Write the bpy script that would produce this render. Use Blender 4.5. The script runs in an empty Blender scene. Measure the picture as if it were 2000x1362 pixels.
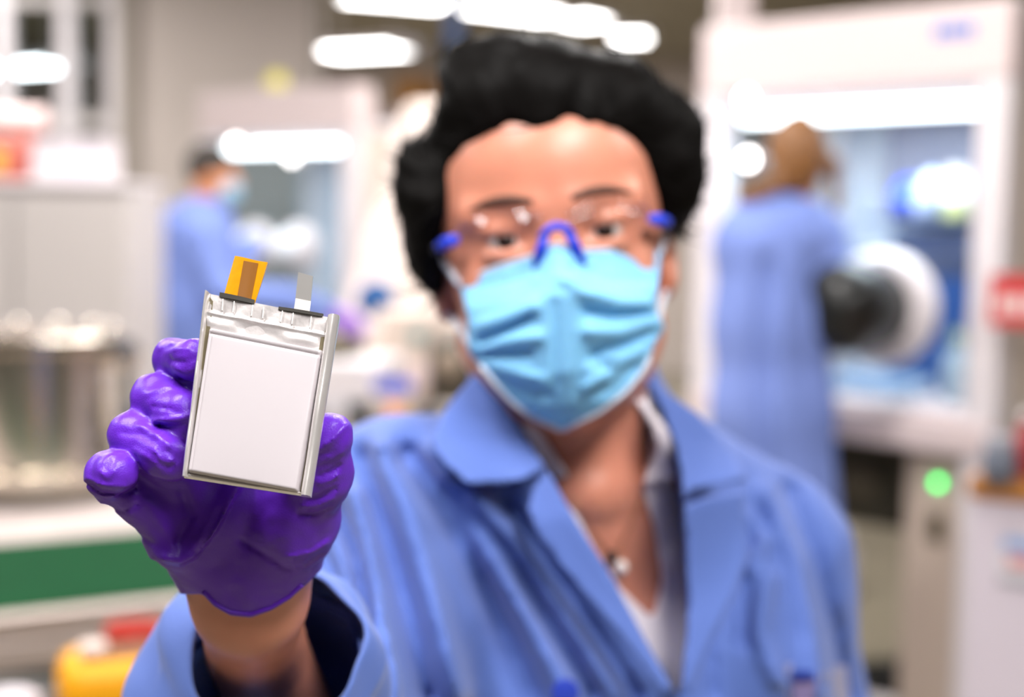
import bpy, bmesh, math, random
import numpy as np
from mathutils import Vector, Matrix

random.seed(7)
rng = np.random.default_rng(7)
scene = bpy.context.scene
COL = scene.collection
f32 = np.float32

# ------------------------------------------------------------------ camera
FPX = 50.0 / 36.0 * 2000.0            # focal length in pixels of the 2000 x 1362 frame
CAM = np.array([0.0, 0.0, 1.45])
pitch, roll = math.radians(5.0), math.radians(1.0)
_F = np.array([0.0, math.cos(pitch), -math.sin(pitch)])
_U0 = np.array([0.0, math.sin(pitch), math.cos(pitch)])
_R0 = np.array([1.0, 0.0, 0.0])
CR = math.cos(roll) * _R0 + math.sin(roll) * _U0
CU = -math.sin(roll) * _R0 + math.cos(roll) * _U0
CF = _F
cam_data = bpy.data.cameras.new('camera')
cam_data.lens = 50.0
cam_data.sensor_width = 36.0
cam_data.clip_start = 0.02
cam_data.clip_end = 60.0
cam_data.dof.use_dof = True
cam_data.dof.focus_distance = 0.548
cam_data.dof.aperture_fstop = 4.0
cam = bpy.data.objects.new('camera', cam_data)
COL.objects.link(cam)
M = Matrix.Identity(4)
for i in range(3):
    M[i][0], M[i][1], M[i][2], M[i][3] = CR[i], CU[i], -CF[i], CAM[i]
cam.matrix_world = M
scene.camera = cam

# ------------------------------------------------------------------ world, exposure
world = bpy.data.worlds.new('world')
scene.world = world
world.use_nodes = True
world.node_tree.nodes['Background'].inputs[0].default_value = (1.0, 0.97, 0.94, 1)
world.node_tree.nodes['Background'].inputs[1].default_value = 0.35
scene.view_settings.view_transform = 'Standard'
scene.view_settings.look = 'None'
scene.view_settings.gamma = 1.0
scene.view_settings.use_curve_mapping = False
scene.view_settings.exposure = 0.0
scene.cycles.max_bounces = 8
scene.cycles.diffuse_bounces = 2
scene.cycles.glossy_bounces = 4
scene.cycles.transparent_max_bounces = 12
LAMP_POWER = 41.0                      # watts of each ceiling fixture


def P(px, py, d):
    """pixel of the photograph at a given distance along the lens axis -> point of the room"""
    return CAM + d * ((px - 1000.0) / FPX * CR - (py - 681.0) / FPX * CU + CF)


# ------------------------------------------------------------------ materials
def lin(c):
    out = []
    for v in c:
        v = v / 255.0
        out.append(v / 12.92 if v <= 0.04045 else ((v + 0.055) / 1.055) ** 2.4)
    return tuple(out) + (1.0,)


_mats = {}


def mat(name, rgb, rough=0.5, metal=0.0, spec=0.5, noise=None, bump=None, sss=0.0, emit=0.0, sheen=0.0, coat=0.0, alpha=1.0, trans=0.0):
    """principled material; noise = (scale, amount) small colour variation, bump = (scale, strength)"""
    if name in _mats:
        return _mats[name]
    m = bpy.data.materials.new(name)
    m.use_nodes = True
    nt = m.node_tree
    b = nt.nodes['Principled BSDF']
    c = lin(rgb)
    b.inputs['Base Color'].default_value = c
    b.inputs['Roughness'].default_value = rough
    b.inputs['Metallic'].default_value = metal
    b.inputs['Specular IOR Level'].default_value = spec
    if sss:
        b.inputs['Subsurface Weight'].default_value = sss
        b.inputs['Subsurface Radius'].default_value = (1.0, 0.35, 0.2)
        b.inputs['Subsurface Scale'].default_value = 0.006
    if sheen:
        b.inputs['Sheen Weight'].default_value = sheen
    if coat:
        b.inputs['Coat Weight'].default_value = coat
        b.inputs['Coat Roughness'].default_value = 0.1
    if emit:
        b.inputs['Emission Color'].default_value = c
        b.inputs['Emission Strength'].default_value = emit
    if trans:
        b.inputs['Transmission Weight'].default_value = trans
    if noise or bump:
        tc = nt.nodes.new('ShaderNodeTexCoord')
    if noise:
        n = nt.nodes.new('ShaderNodeTexNoise')
        n.inputs['Scale'].default_value = noise[0]
        n.inputs['Detail'].default_value = 4.0
        nt.links.new(tc.outputs['Object'], n.inputs['Vector'])
        r = nt.nodes.new('ShaderNodeValToRGB')
        a = noise[1]
        r.color_ramp.elements[0].position = 0.3
        r.color_ramp.elements[1].position = 0.7
        r.color_ramp.elements[0].color = tuple(max(0, v * (1 - a)) for v in c[:3]) + (1,)
        r.color_ramp.elements[1].color = tuple(min(1, v * (1 + a)) for v in c[:3]) + (1,)
        nt.links.new(n.outputs['Fac'], r.inputs['Fac'])
        nt.links.new(r.outputs['Color'], b.inputs['Base Color'])
    if bump:
        n2 = nt.nodes.new('ShaderNodeTexNoise')
        n2.inputs['Scale'].default_value = bump[0]
        n2.inputs['Detail'].default_value = 3.0
        nt.links.new(tc.outputs['Object'], n2.inputs['Vector'])
        bp = nt.nodes.new('ShaderNodeBump')
        bp.inputs['Strength'].default_value = bump[1]
        bp.inputs['Distance'].default_value = 0.002
        nt.links.new(n2.outputs['Fac'], bp.inputs['Height'])
        nt.links.new(bp.outputs['Normal'], b.inputs['Normal'])
    _mats[name] = m
    return m


def clear_mat(name, rgb=(255, 255, 255), gloss=0.06, rough=0.03):
    """thin clear sheet: mostly see-through with a mirror-like sheen that grows at grazing angles"""
    if name in _mats:
        return _mats[name]
    m = bpy.data.materials.new(name)
    m.use_nodes = True
    nt = m.node_tree
    nt.nodes.clear()
    out = nt.nodes.new('ShaderNodeOutputMaterial')
    mx = nt.nodes.new('ShaderNodeMixShader')
    tr = nt.nodes.new('ShaderNodeBsdfTransparent')
    gl = nt.nodes.new('ShaderNodeBsdfGlossy')
    lw = nt.nodes.new('ShaderNodeLayerWeight')
    lw.inputs['Blend'].default_value = 0.5
    pw = nt.nodes.new('ShaderNodeMath')
    pw.operation = 'POWER'
    pw.inputs[1].default_value = 4.0
    ad = nt.nodes.new('ShaderNodeMath')
    ad.operation = 'MULTIPLY_ADD'
    ad.use_clamp = True
    ad.inputs[1].default_value = 0.6
    ad.inputs[2].default_value = gloss
    nt.links.new(lw.outputs['Facing'], pw.inputs[0])
    tr.inputs['Color'].default_value = lin(rgb)
    gl.inputs['Roughness'].default_value = rough
    nt.links.new(pw.outputs[0], ad.inputs[0])
    nt.links.new(ad.outputs[0], mx.inputs['Fac'])
    nt.links.new(tr.outputs[0], mx.inputs[1])
    nt.links.new(gl.outputs[0], mx.inputs[2])
    nt.links.new(mx.outputs[0], out.inputs['Surface'])
    _mats[name] = m
    return m


def emit_mat(name, rgb, strength):
    if name in _mats:
        return _mats[name]
    m = bpy.data.materials.new(name)
    m.use_nodes = True
    nt = m.node_tree
    nt.nodes.clear()
    out = nt.nodes.new('ShaderNodeOutputMaterial')
    e = nt.nodes.new('ShaderNodeEmission')
    e.inputs['Color'].default_value = lin(rgb)
    e.inputs['Strength'].default_value = strength
    nt.links.new(e.outputs[0], out.inputs['Surface'])
    _mats[name] = m
    return m


# ------------------------------------------------------------------ object helpers
def tag(o, label=None, cat=None, group=None, kind=None):
    if label:
        o['label'] = label
    if cat:
        o['category'] = cat
    if group:
        o['group'] = group
    if kind:
        o['kind'] = kind
    return o


def empty(name, loc=(0, 0, 0), rz=0.0):
    o = bpy.data.objects.new(name, None)
    o.location = loc
    o.rotation_euler = (0, 0, rz)
    o.empty_display_size = 0.05
    COL.objects.link(o)
    return o


def link_mesh(name, me, material, parent=None, smooth=True):
    o = bpy.data.objects.new(name, me)
    COL.objects.link(o)
    if material:
        me.materials.append(material)
    if parent is not None:
        o.parent = parent
    if smooth and len(me.polygons):
        me.polygons.foreach_set('use_smooth', np.ones(len(me.polygons), bool))
    return o


def mesh_np(name, verts, faces, material, parent=None, smooth=True):
    """verts (n,3), faces (m,k) arrays"""
    me = bpy.data.meshes.new(name)
    verts = np.ascontiguousarray(verts, dtype=f32)
    faces = np.ascontiguousarray(faces, dtype=np.int32)
    n, k = faces.shape
    me.vertices.add(len(verts))
    me.vertices.foreach_set('co', verts.ravel())
    me.loops.add(n * k)
    me.loops.foreach_set('vertex_index', faces.ravel())
    me.polygons.add(n)
    me.polygons.foreach_set('loop_start', np.arange(0, n * k, k, dtype=np.int32))
    me.update(calc_edges=True)
    me.validate()
    return link_mesh(name, me, material, parent, smooth)


class MB:
    """collects simple shapes and links them as ONE mesh object"""

    def __init__(s):
        s.bm = bmesh.new()

    def box(s, c, size, rot=None, bevel=0.0):
        r = bmesh.ops.create_cube(s.bm, size=1.0)
        vs = r['verts']
        mtx = Matrix.Translation(Vector(c)) @ (rot.to_4x4() if rot else Matrix.Identity(4)) @ Matrix.Diagonal((*size, 1))
        bmesh.ops.transform(s.bm, matrix=mtx, verts=vs)
        if bevel:
            es = list({e for v in vs for e in v.link_edges})
            bmesh.ops.bevel(s.bm, geom=es, offset=bevel, segments=2, affect='EDGES', profile=0.5)
        return s

    def span(s, a, b, bevel=0.0):
        c = [(a[i] + b[i]) / 2 for i in range(3)]
        return s.box(c, [abs(b[i] - a[i]) for i in range(3)], bevel=bevel)

    def tube(s, pts, r, seg=10, caps=True):
        pts = [Vector(p) for p in pts]
        n = len(pts)
        rs = list(r) if hasattr(r, '__len__') else [r] * n
        rings = []
        prev = None
        for i, p in enumerate(pts):
            t = (pts[min(i + 1, n - 1)] - pts[max(i - 1, 0)]).normalized()
            if prev is None:
                up = Vector((0, 0, 1)) if abs(t.z) < 0.9 else Vector((1, 0, 0))
                a = t.cross(up).normalized()
            else:
                a = (prev - t * prev.dot(t)).normalized()
            prev = a
            b = t.cross(a)
            rings.append([s.bm.verts.new(p + (a * math.cos(2 * math.pi * k / seg) + b * math.sin(2 * math.pi * k / seg)) * rs[i]) for k in range(seg)])
        for i in range(n - 1):
            for k in range(seg):
                s.bm.faces.new((rings[i][k], rings[i][(k + 1) % seg], rings[i + 1][(k + 1) % seg], rings[i + 1][k]))
        if caps:
            s.bm.faces.new(rings[0][::-1])
            s.bm.faces.new(rings[-1])
        return s

    def lathe(s, profile, c=(0, 0, 0), axis=(0, 0, 1), seg=32):
        """profile: list of (radius, height) along the axis"""
        ax = Vector(axis).normalized()
        up = Vector((0, 0, 1)) if abs(ax.z) < 0.9 else Vector((1, 0, 0))
        a = ax.cross(up).normalized()
        b = ax.cross(a)
        c = Vector(c)
        rings = []
        for r, h in profile:
            rings.append([s.bm.verts.new(c + ax * h + (a * math.cos(2 * math.pi * k / seg) + b * math.sin(2 * math.pi * k / seg)) * max(r, 1e-5)) for k in range(seg)])
        for i in range(len(rings) - 1):
            for k in range(seg):
                s.bm.faces.new((rings[i][k], rings[i][(k + 1) % seg], rings[i + 1][(k + 1) % seg], rings[i + 1][k]))
        s.bm.faces.new(rings[0][::-1])
        s.bm.faces.new(rings[-1])
        return s

    def prism(s, front, back):
        """two matching outlines joined into a solid"""
        a = [s.bm.verts.new(Vector(p)) for p in front]
        b = [s.bm.verts.new(Vector(p)) for p in back]
        n = len(a)
        s.bm.faces.new(a)
        s.bm.faces.new(b[::-1])
        for i in range(n):
            s.bm.faces.new((a[i], b[i], b[(i + 1) % n], a[(i + 1) % n]))
        return s

    def grid(s, pts):
        """pts[i][j] -> quads"""
        vs = [[s.bm.verts.new(Vector(p)) for p in row] for row in pts]
        for i in range(len(vs) - 1):
            for j in range(len(vs[0]) - 1):
                s.bm.faces.new((vs[i][j], vs[i][j + 1], vs[i + 1][j + 1], vs[i + 1][j]))
        return s

    def build(s, name, material, parent=None, smooth=False, angle=None):
        bmesh.ops.recalc_face_normals(s.bm, faces=s.bm.faces[:])
        me = bpy.data.meshes.new(name)
        s.bm.to_mesh(me)
        s.bm.free()
        o = link_mesh(name, me, material, parent, smooth=smooth)
        if angle is not None:
            me.polygons.foreach_set('use_smooth', np.ones(len(me.polygons), bool))
            me.set_sharp_from_angle(angle=math.radians(angle))
        return o


def solidify(o, t, offset=0.0):
    md = o.modifiers.new('thickness', 'SOLIDIFY')
    md.thickness = t
    md.offset = offset
    return o


# ------------------------------------------------------------------ implicit sculpting
class Field:
    """signed distance field on a regular grid; shapes are blended in, then skinned"""

    def __init__(s, lo, hi, h):
        lo, hi = np.array(lo, float), np.array(hi, float)
        s.h = h
        n = np.ceil((hi - lo) / h).astype(int) + 1
        s.lo = lo
        s.ax = [(lo[i] + h * np.arange(n[i])).astype(f32) for i in range(3)]
        s.d = np.full(tuple(n), 0.5, f32)

    def _sl(s, lo, hi):
        out = []
        for i in range(3):
            a = int(max(0, math.floor((lo[i] - s.lo[i]) / s.h)))
            b = int(min(len(s.ax[i]), math.ceil((hi[i] - s.lo[i]) / s.h) + 1))
            if b <= a:
                return None
            out.append(slice(a, b))
        return tuple(out)

    def _xyz(s, sl):
        return s.ax[0][sl[0]][:, None, None], s.ax[1][sl[1]][None, :, None], s.ax[2][sl[2]][None, None, :]

    def _apply(s, sl, v, k, op):
        cur = s.d[sl]
        if op == 'add':
            if k > 0:
                hh = np.maximum(k - np.abs(cur - v), 0) / k
                s.d[sl] = np.minimum(cur, v) - hh * hh * (k * 0.25)
            else:
                s.d[sl] = np.minimum(cur, v)
        else:
            v = -v
            if k > 0:
                hh = np.maximum(k - np.abs(cur - v), 0) / k
                s.d[sl] = np.maximum(cur, v) + hh * hh * (k * 0.25)
            else:
                s.d[sl] = np.maximum(cur, v)

    def cone(s, a, b, ra, rb, k=0.0, op='add', pad=0.0):
        a, b = np.array(a, float), np.array(b, float)
        m = max(ra, rb) + k + pad + 4 * s.h
        sl = s._sl(np.minimum(a, b) - m, np.maximum(a, b) + m)
        if sl is None:
            return s
        X, Y, Z = s._xyz(sl)
        ba = (b - a).astype(f32)
        L = float(ba @ ba) + 1e-12
        t = np.clip(((X - f32(a[0])) * ba[0] + (Y - f32(a[1])) * ba[1] + (Z - f32(a[2])) * ba[2]) / f32(L), 0, 1)
        v = np.sqrt((X - f32(a[0]) - t * ba[0]) ** 2 + (Y - f32(a[1]) - t * ba[1]) ** 2 + (Z - f32(a[2]) - t * ba[2]) ** 2) - (f32(ra) + f32(rb - ra) * t)
        s._apply(sl, v, k, op)
        return s

    def chain(s, pts, rs, k=0.0, op='add', pad=0.0):
        for i in range(len(pts) - 1):
            s.cone(pts[i], pts[i + 1], rs[i], rs[i + 1], k, op, pad)
        return s

    def ell(s, c, r, axes=None, k=0.0, op='add', pad=0.0):
        c, r = np.array(c, float), np.array(r, float)
        A = np.array(axes if axes is not None else np.eye(3), float)   # rows = local axes
        ext = np.sqrt(((A * r[:, None]) ** 2).sum(0)) + k + pad + 4 * s.h
        sl = s._sl(c - ext, c + ext)
        if sl is None:
            return s
        X, Y, Z = s._xyz(sl)
        x, y, z = X - f32(c[0]), Y - f32(c[1]), Z - f32(c[2])
        k0 = 0
        k1 = 0
        for i in range(3):
            q = (x * f32(A[i, 0]) + y * f32(A[i, 1]) + z * f32(A[i, 2])) / f32(r[i])
            k0 = k0 + q * q
            k1 = k1 + (q / f32(r[i])) ** 2
        k0 = np.sqrt(k0)
        v = k0 * (k0 - 1) / (np.sqrt(k1) + f32(1e-9))
        s._apply(sl, v, k, op)
        return s

    def half(s, p, n):
        """keep the side n points away from"""
        p, n = np.array(p, float), np.array(n, float)
        n = n / np.linalg.norm(n)
        X, Y, Z = s.ax[0][:, None, None], s.ax[1][None, :, None], s.ax[2][None, None, :]
        v = (X - f32(p[0])) * f32(n[0]) + (Y - f32(p[1])) * f32(n[1]) + (Z - f32(p[2])) * f32(n[2])
        s.d = np.maximum(s.d, v)
        return s

    def near(s, band):
        """points close to the surface: index tuple, xyz, pixel u, v, depth"""
        idx = np.nonzero(np.abs(s.d) < band)
        p = np.stack([s.ax[i][idx[i]] for i in range(3)], -1).astype(np.float64) - CAM
        dep = p @ CF
        u = 1000 + FPX * (p @ CR) / dep
        v = 681 - FPX * (p @ CU) / dep
        return idx, p + CAM, u, v, dep

    def mesh(s, name, material, parent=None, smooth_iter=0, one=True):
        v, f = surface_nets(s.d, s.lo, s.h)
        if one:
            v, f = largest(v, f)
        if smooth_iter:
            v = relax(v, f, smooth_iter)
        return mesh_np(name, v, f, material, parent)


def surface_nets(d, lo, h):
    d = np.pad(d, 1, constant_values=0.5)
    ins = d < 0
    nx, ny, nz = d.shape
    c = [ins[i:nx - 1 + i, j:ny - 1 + j, k:nz - 1 + k] for i in (0, 1) for j in (0, 1) for k in (0, 1)]
    cnt = sum(x.astype(np.int8) for x in c)
    act = (cnt > 0) & (cnt < 8)
    idx = np.nonzero(act)
    vid = np.full(act.shape, -1, np.int32)
    vid[idx] = np.arange(len(idx[0]), dtype=np.int32)
    i0, j0, k0 = idx
    cv = np.stack([d[i0 + i, j0 + j, k0 + k] for i in (0, 1) for j in (0, 1) for k in (0, 1)], -1)
    off = np.array([(i, j, k) for i in (0, 1) for j in (0, 1) for k in (0, 1)], float)
    acc = np.zeros((len(i0), 3))
    num = np.zeros(len(i0))
    for a in range(8):
        for b in range(a + 1, 8):
            if np.abs(off[a] - off[b]).sum() != 1:
                continue
            m = (cv[:, a] < 0) != (cv[:, b] < 0)
            t = cv[m, a] / (cv[m, a] - cv[m, b])
            acc[m] += off[a] + t[:, None] * (off[b] - off[a])
            num[m] += 1
    pos = np.stack(idx, -1) + acc / num[:, None]
    verts = (pos - 1) * h + np.array(lo)
    quads = []
    for axis in range(3):
        sl0 = [slice(1, -1)] * 3
        sl1 = [slice(1, -1)] * 3
        sl0[axis] = slice(0, -1)
        sl1[axis] = slice(1, None)
        a, b = ins[tuple(sl0)], ins[tuple(sl1)]
        e = np.nonzero(a != b)
        g = [x + 1 for x in e]
        g[axis] = e[axis]
        flip = a[e]
        o1, o2 = [(1, 2), (2, 0), (0, 1)][axis]

        def cell(da, db):
            q = [x.copy() for x in g]
            q[o1] -= da
            q[o2] -= db
            return vid[tuple(q)]
        q = np.stack([cell(1, 1), cell(0, 1), cell(0, 0), cell(1, 0)], -1)
        q[~flip] = q[~flip][:, ::-1]
        quads.append(q)
    return verts, np.concatenate(quads)


def largest(v, f):
    """drop loose crumbs: keep the biggest connected piece"""
    lab = np.arange(len(v))
    while True:
        m = lab[f].min(1)
        new = lab.copy()
        for k in range(4):
            np.minimum.at(new, f[:, k], m)
        new = new[new]
        new = new[new]
        if (new == lab).all():
            break
        lab = new
    ids, cnt = np.unique(lab, return_counts=True)
    if len(ids) == 1:
        return v, f
    keep = lab == ids[cnt.argmax()]
    idx = np.cumsum(keep) - 1
    return v[keep], idx[f[keep[f[:, 0]]]]


def relax(v, f, it, w=0.5):
    e = np.concatenate([f[:, [0, 1]], f[:, [1, 2]], f[:, [2, 3]], f[:, [3, 0]]])
    n = len(v)
    deg = np.bincount(e[:, 0], minlength=n) + np.bincount(e[:, 1], minlength=n)
    deg = np.maximum(deg, 1)
    for _ in range(it):
        acc = np.zeros_like(v)
        for c in range(3):
            acc[:, c] = np.bincount(e[:, 0], v[e[:, 1], c], n) + np.bincount(e[:, 1], v[e[:, 0], c], n)
        v = v * (1 - w) + w * acc / deg[:, None]
    return v


def poly_sd(u, v, poly):
    """signed distance in pixels to a closed outline (negative inside)"""
    poly = np.array(poly, float)
    best = np.full(u.shape, 1e18)
    inside = np.zeros(u.shape, bool)
    n = len(poly)
    for i in range(n):
        ax, ay = poly[i]
        bx, by = poly[(i + 1) % n]
        ex, ey = bx - ax, by - ay
        t = np.clip(((u - ax) * ex + (v - ay) * ey) / (ex * ex + ey * ey + 1e-9), 0, 1)
        best = np.minimum(best, (u - ax - t * ex) ** 2 + (v - ay - t * ey) ** 2)
        c = (ay > v) != (by > v)
        with np.errstate(divide='ignore', invalid='ignore'):
            xi = ax + (v - ay) * ex / (ey if abs(ey) > 1e-9 else 1e-9)
        inside ^= c & (u < xi)
    d = np.sqrt(best)
    return np.where(inside, -d, d)


def line_d(u, v, line):
    """unsigned distance and side (positive on the right going along the line) in pixels"""
    best = np.full(u.shape, 1e18)
    side = np.zeros(u.shape)
    for (ax, ay), (bx, by) in zip(line[:-1], line[1:]):
        ex, ey = bx - ax, by - ay
        t = np.clip(((u - ax) * ex + (v - ay) * ey) / (ex * ex + ey * ey + 1e-9), 0, 1)
        d = (u - ax - t * ex) ** 2 + (v - ay - t * ey) ** 2
        s = ex * (v - ay) - ey * (u - ax)
        m = d < best
        best = np.where(m, d, best)
        side = np.where(m, s, side)
    return np.sqrt(best), np.sign(side)


def vnoise(p, scale, seed=0):
    """smooth lattice noise in -1..1"""
    r = np.random.default_rng(seed)
    T = r.uniform(-1, 1, (32, 32, 32))
    q = np.asarray(p, float) * scale + 1000.0
    i = np.floor(q).astype(int)
    f = q - i
    f = f * f * (3 - 2 * f)
    o = 0
    for a in (0, 1):
        for b in (0, 1):
            for c in (0, 1):
                w = (f[:, 0] if a else 1 - f[:, 0]) * (f[:, 1] if b else 1 - f[:, 1]) * (f[:, 2] if c else 1 - f[:, 2])
                o = o + w * T[(i[:, 0] + a) % 32, (i[:, 1] + b) % 32, (i[:, 2] + c) % 32]
    return o


def bump_lines(F, band, lines, floor=-1.0, gain=1.0):
    """raise (amp > 0) or sink (amp < 0) the surface along drawn lines; (points, width px, amp m[, one-sided])"""
    idx, p, u, v, dep = F.near(band)
    acc = np.zeros(u.shape)
    for L in lines:
        pts, w, amp = L[:3]
        d, sd = line_d(u, v, pts)
        g = np.exp(-(d / w) ** 2)
        if len(L) > 3 and L[3]:           # a step: full on one side, fading slowly, nothing on the other
            g = np.where(sd * L[3] > 0, np.exp(-(d / (w * 4)) ** 2), np.exp(-(d / (w * 0.35)) ** 2))
        acc += amp * g
    acc = np.where(acc > 0, acc * gain, acc)
    F.d[idx] -= np.maximum(acc, floor).astype(f32)
    return F

# ================================================================== the room
M_WALL = mat('wall_paint', (206, 194, 186), 0.85, noise=(2.0, 0.03))
M_WHITE_WALL = mat('white_wall_paint', (235, 228, 222), 0.8)
M_FLOOR = mat('floor_vinyl', (138, 130, 112), 0.35, noise=(3.0, 0.06))
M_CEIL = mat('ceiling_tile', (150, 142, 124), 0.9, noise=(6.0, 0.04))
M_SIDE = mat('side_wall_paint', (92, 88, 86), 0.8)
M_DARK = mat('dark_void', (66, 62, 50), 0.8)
M_WHITE = mat('white_enamel', (226, 219, 221), 0.4)
M_WARM_WHITE = mat('warm_white_enamel', (218, 201, 199), 0.5)
M_GREY = mat('grey_enamel', (200, 193, 190), 0.5, noise=(3.0, 0.02))
M_STEEL = mat('brushed_steel', (228, 218, 204), 0.24, metal=1.0)
M_ALU = mat('aluminium_rail', (200, 186, 178), 0.4, metal=0.6)
M_BLACK = mat('black_rubber', (22, 22, 20), 0.5)
M_PANE = clear_mat('clear_pane', (235, 242, 245), 0.03)
M_LAMP = emit_mat('lamp_tube', (255, 252, 250), 14.0)


def struct(name, mb, m, parent=None, **kw):
    o = mb.build(name, m, parent, **kw)
    if parent is None:
        o['kind'] = 'structure'
    return o


CEIL = 3.05
struct('floor', MB().span((-5, -3, -0.1), (5, 14.2, 0)), M_FLOOR)
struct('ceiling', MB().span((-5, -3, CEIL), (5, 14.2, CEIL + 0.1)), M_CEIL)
struct('wall_back', MB().span((-5, 14, 0), (5, 14.2, CEIL)), M_WALL)
struct('wall_left', MB().span((-5.2, -3, 0), (-5, 14.2, CEIL)), M_SIDE)
struct('wall_right', MB().span((5, -3, 0), (5.2, 14.2, CEIL)), M_SIDE)
struct('wall_front', MB().span((-5, -3.2, 0), (5, -3, CEIL)), M_SIDE)
# the greige partition behind the standing man, with the door frame at its left end
part = struct('wall_partition', MB().span((-2.12, 8.0, 0), (-1.115, 8.25, CEIL)), M_WALL)
struct('trim_1', MB().span((-2.20, 7.96, 0), (-2.12, 8.27, CEIL)), mat('trim_grey', (165, 155, 143), 0.6))
struct('trim_2', MB().span((-1.135, 7.97, 0), (-1.10, 8.0, CEIL), 0.004), mat('trim_grey', (165, 155, 143), 0.6))
# glazed frame to the left of it
w1 = empty('window_1', (-2.9, 8.1, 0))
w1['kind'] = 'structure'
for x in (-0.55, -0.02, 0.33, 0.60):
    MB().span((x, -0.04, 0), (x + 0.09, 0.06, CEIL), 0.005).build('window_post', M_WHITE, w1)
for z in (0.9, 1.95, 2.62):
    MB().span((-0.6, -0.03, z), (0.7, 0.05, z + 0.07), 0.005).build('window_rail', M_GREY, w1)
MB().span((-0.6, 0.0, 0.95), (0.7, 0.012, CEIL)).build('pane', M_PANE, w1)

# ---------------------------------------------------------------- ceiling fixtures
def ceiling_light(x, y, rz, label, z=CEIL, length=1.25, hang=False, power=LAMP_POWER):
    t = empty('ceiling_light', (x, y, z), rz)
    tag(t, label, 'light', 'fluorescent ceiling lights')
    h = MB().span((-length / 2, -0.16, -0.05), (length / 2, 0.16, -0.0005), 0.008)
    h.build('housing', M_WHITE, t)
    MB().span((-length / 2 + 0.03, -0.13, -0.068), (length / 2 - 0.03, 0.13, -0.051), 0.004).build('diffuser', M_LAMP, t)
    for s in (-1, 1):
        MB().span((s * length / 2 - 0.02, -0.165, -0.07), (s * length / 2 + 0.02, 0.165, -0.0005), 0.004).build('end_cap', M_WHITE, t)
        if hang:
            MB().tube([(s * length * 0.35, 0, 0), (s * length * 0.35, 0, CEIL - z)], 0.006, 6).build('suspension_rod', M_GREY, t)
    ld = bpy.data.lights.new('ceiling_light_lamp', 'AREA')
    ld.shape = 'RECTANGLE'
    ld.size = length - 0.08
    ld.size_y = 0.25
    ld.energy = power
    ld.color = (1.0, 0.965, 0.95)
    lo = bpy.data.objects.new('ceiling_light_lamp', ld)
    COL.objects.link(lo)
    lo.parent = t
    lo.location = (0, 0, -0.075)
    return t


A = math.radians(57)
def lamp_px(px0, py0, px1, py1, z, label, hang=False):
    """a fixture whose two ends are seen at these pixels, hanging at height z"""
    ends = []
    for px, py in ((px0, py0), (px1, py1)):
        r = P(px, py, 1.0) - CAM
        ends.append(CAM + r * ((z - 0.06 - CAM[2]) / r[2]))
    a, b = ends
    c = (a + b) / 2
    return ceiling_light(c[0], c[1], math.atan2(b[1] - a[1], b[0] - a[0]), label, z=z, length=float(np.hypot(*(b - a)[:2])), hang=hang)


lamp_px(668, -8, 872, 8, CEIL, 'long bright ceiling light left of the blue pipe')
lamp_px(905, 12, 1085, 34, CEIL, 'long bright ceiling light right of the blue pipe')
lamp_px(1098, 33, 1165, 47, CEIL, 'short bright ceiling light above the head in front')
lamp_px(1195, 74, 1270, 74, CEIL, 'far dimmer ceiling light left of the beige ceiling post')
for i, (x, y, lb) in enumerate([
        (-2.6, 1.6, 'ceiling light over the green bench'), (-0.75, 0.25, 'ceiling light above the raised hand'),
        (0.70, -0.30, 'ceiling light above the person in front'), (2.3, 1.4, 'ceiling light over the right foreground'),
        (0.3, 2.6, 'ceiling light behind the person in front'), (-2.4, 4.6, 'ceiling light over the grey cabinet'),
        (0.3, 5.6, 'ceiling light over the white cover'), (2.8, 4.8, 'ceiling light over the nearer glovebox'),
        (-3.3, 7.0, 'ceiling light near the glazed frame'), (0.75, -0.75, 'unseen ceiling light added above and behind the camera'),  # the last one is added out of view to brighten face and chest
        (-0.75, 4.1, 'unseen ceiling light added between the two glovebox operators')]):  # added out of view to brighten the cream cover
    ceiling_light(x, y, A, lb, power=LAMP_POWER * (0.5 if y < -0.5 else 0.55 if x > 1.5 else 1.0))

# ================================================================== things behind: left side
def vec(a):
    return tuple(float(x) for x in a)


def on_floor(p):
    return (float(p[0]), float(p[1]), 0.0)


def z_at(px, py, d):
    return float(P(px, py, d)[2])


M_GREEN = mat('green_mat', (0, 62, 30), 0.9, spec=0.15, noise=(8, 0.08))
M_YELLOW = mat('yellow_rubber', (250, 172, 8), 0.5)
M_RED = mat('red_plastic', (190, 46, 30), 0.45)
M_CARD = mat('brown_card', (150, 104, 52), 0.8)
M_WOOD = mat('wood_edge', (176, 116, 52), 0.6, noise=(20, 0.1))
M_BLUE = mat('blue_plastic_part', (0, 84, 150), 0.4)
M_PURPLE = mat('purple_glove_far', (140, 84, 205), 0.45)
M_CREAM = mat('cream_cover', (244, 228, 218), 0.75)
M_PAPER = mat('white_card', (212, 204, 208), 0.7)

# ---- tall grey cabinet with two doors
c0 = P(130, 900, 4.7)
cab = empty('storage_cabinet', (-1.565, 4.85, 0))
tag(cab, 'tall grey storage cabinet at the left behind the steel vessel', 'cabinet')
ztop = z_at(150, 366, 4.6)
MB().span((-0.42, -0.23, 0.05), (0.315, 0.25, ztop), 0.006).build('body', M_GREY, cab)
MB().span((-0.40, -0.21, 0.0), (0.30, 0.23, 0.05)).build('plinth', M_DARK, cab)
for x0, x1 in ((-0.41, -0.055), (-0.045, 0.305)):
    d_ = MB().span((x0, -0.25, 0.08), (x1, -0.232, ztop - 0.03), 0.004).build('door', M_GREY, cab)
    hx = x1 - 0.05 if x0 < -0.2 else x0 + 0.05
    MB().tube([(hx, -0.25, 0.95), (hx, -0.275, 0.95), (hx, -0.275, 1.08), (hx, -0.25, 1.08)], 0.006, 8).build('handle', M_STEEL, d_, smooth=True)
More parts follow.
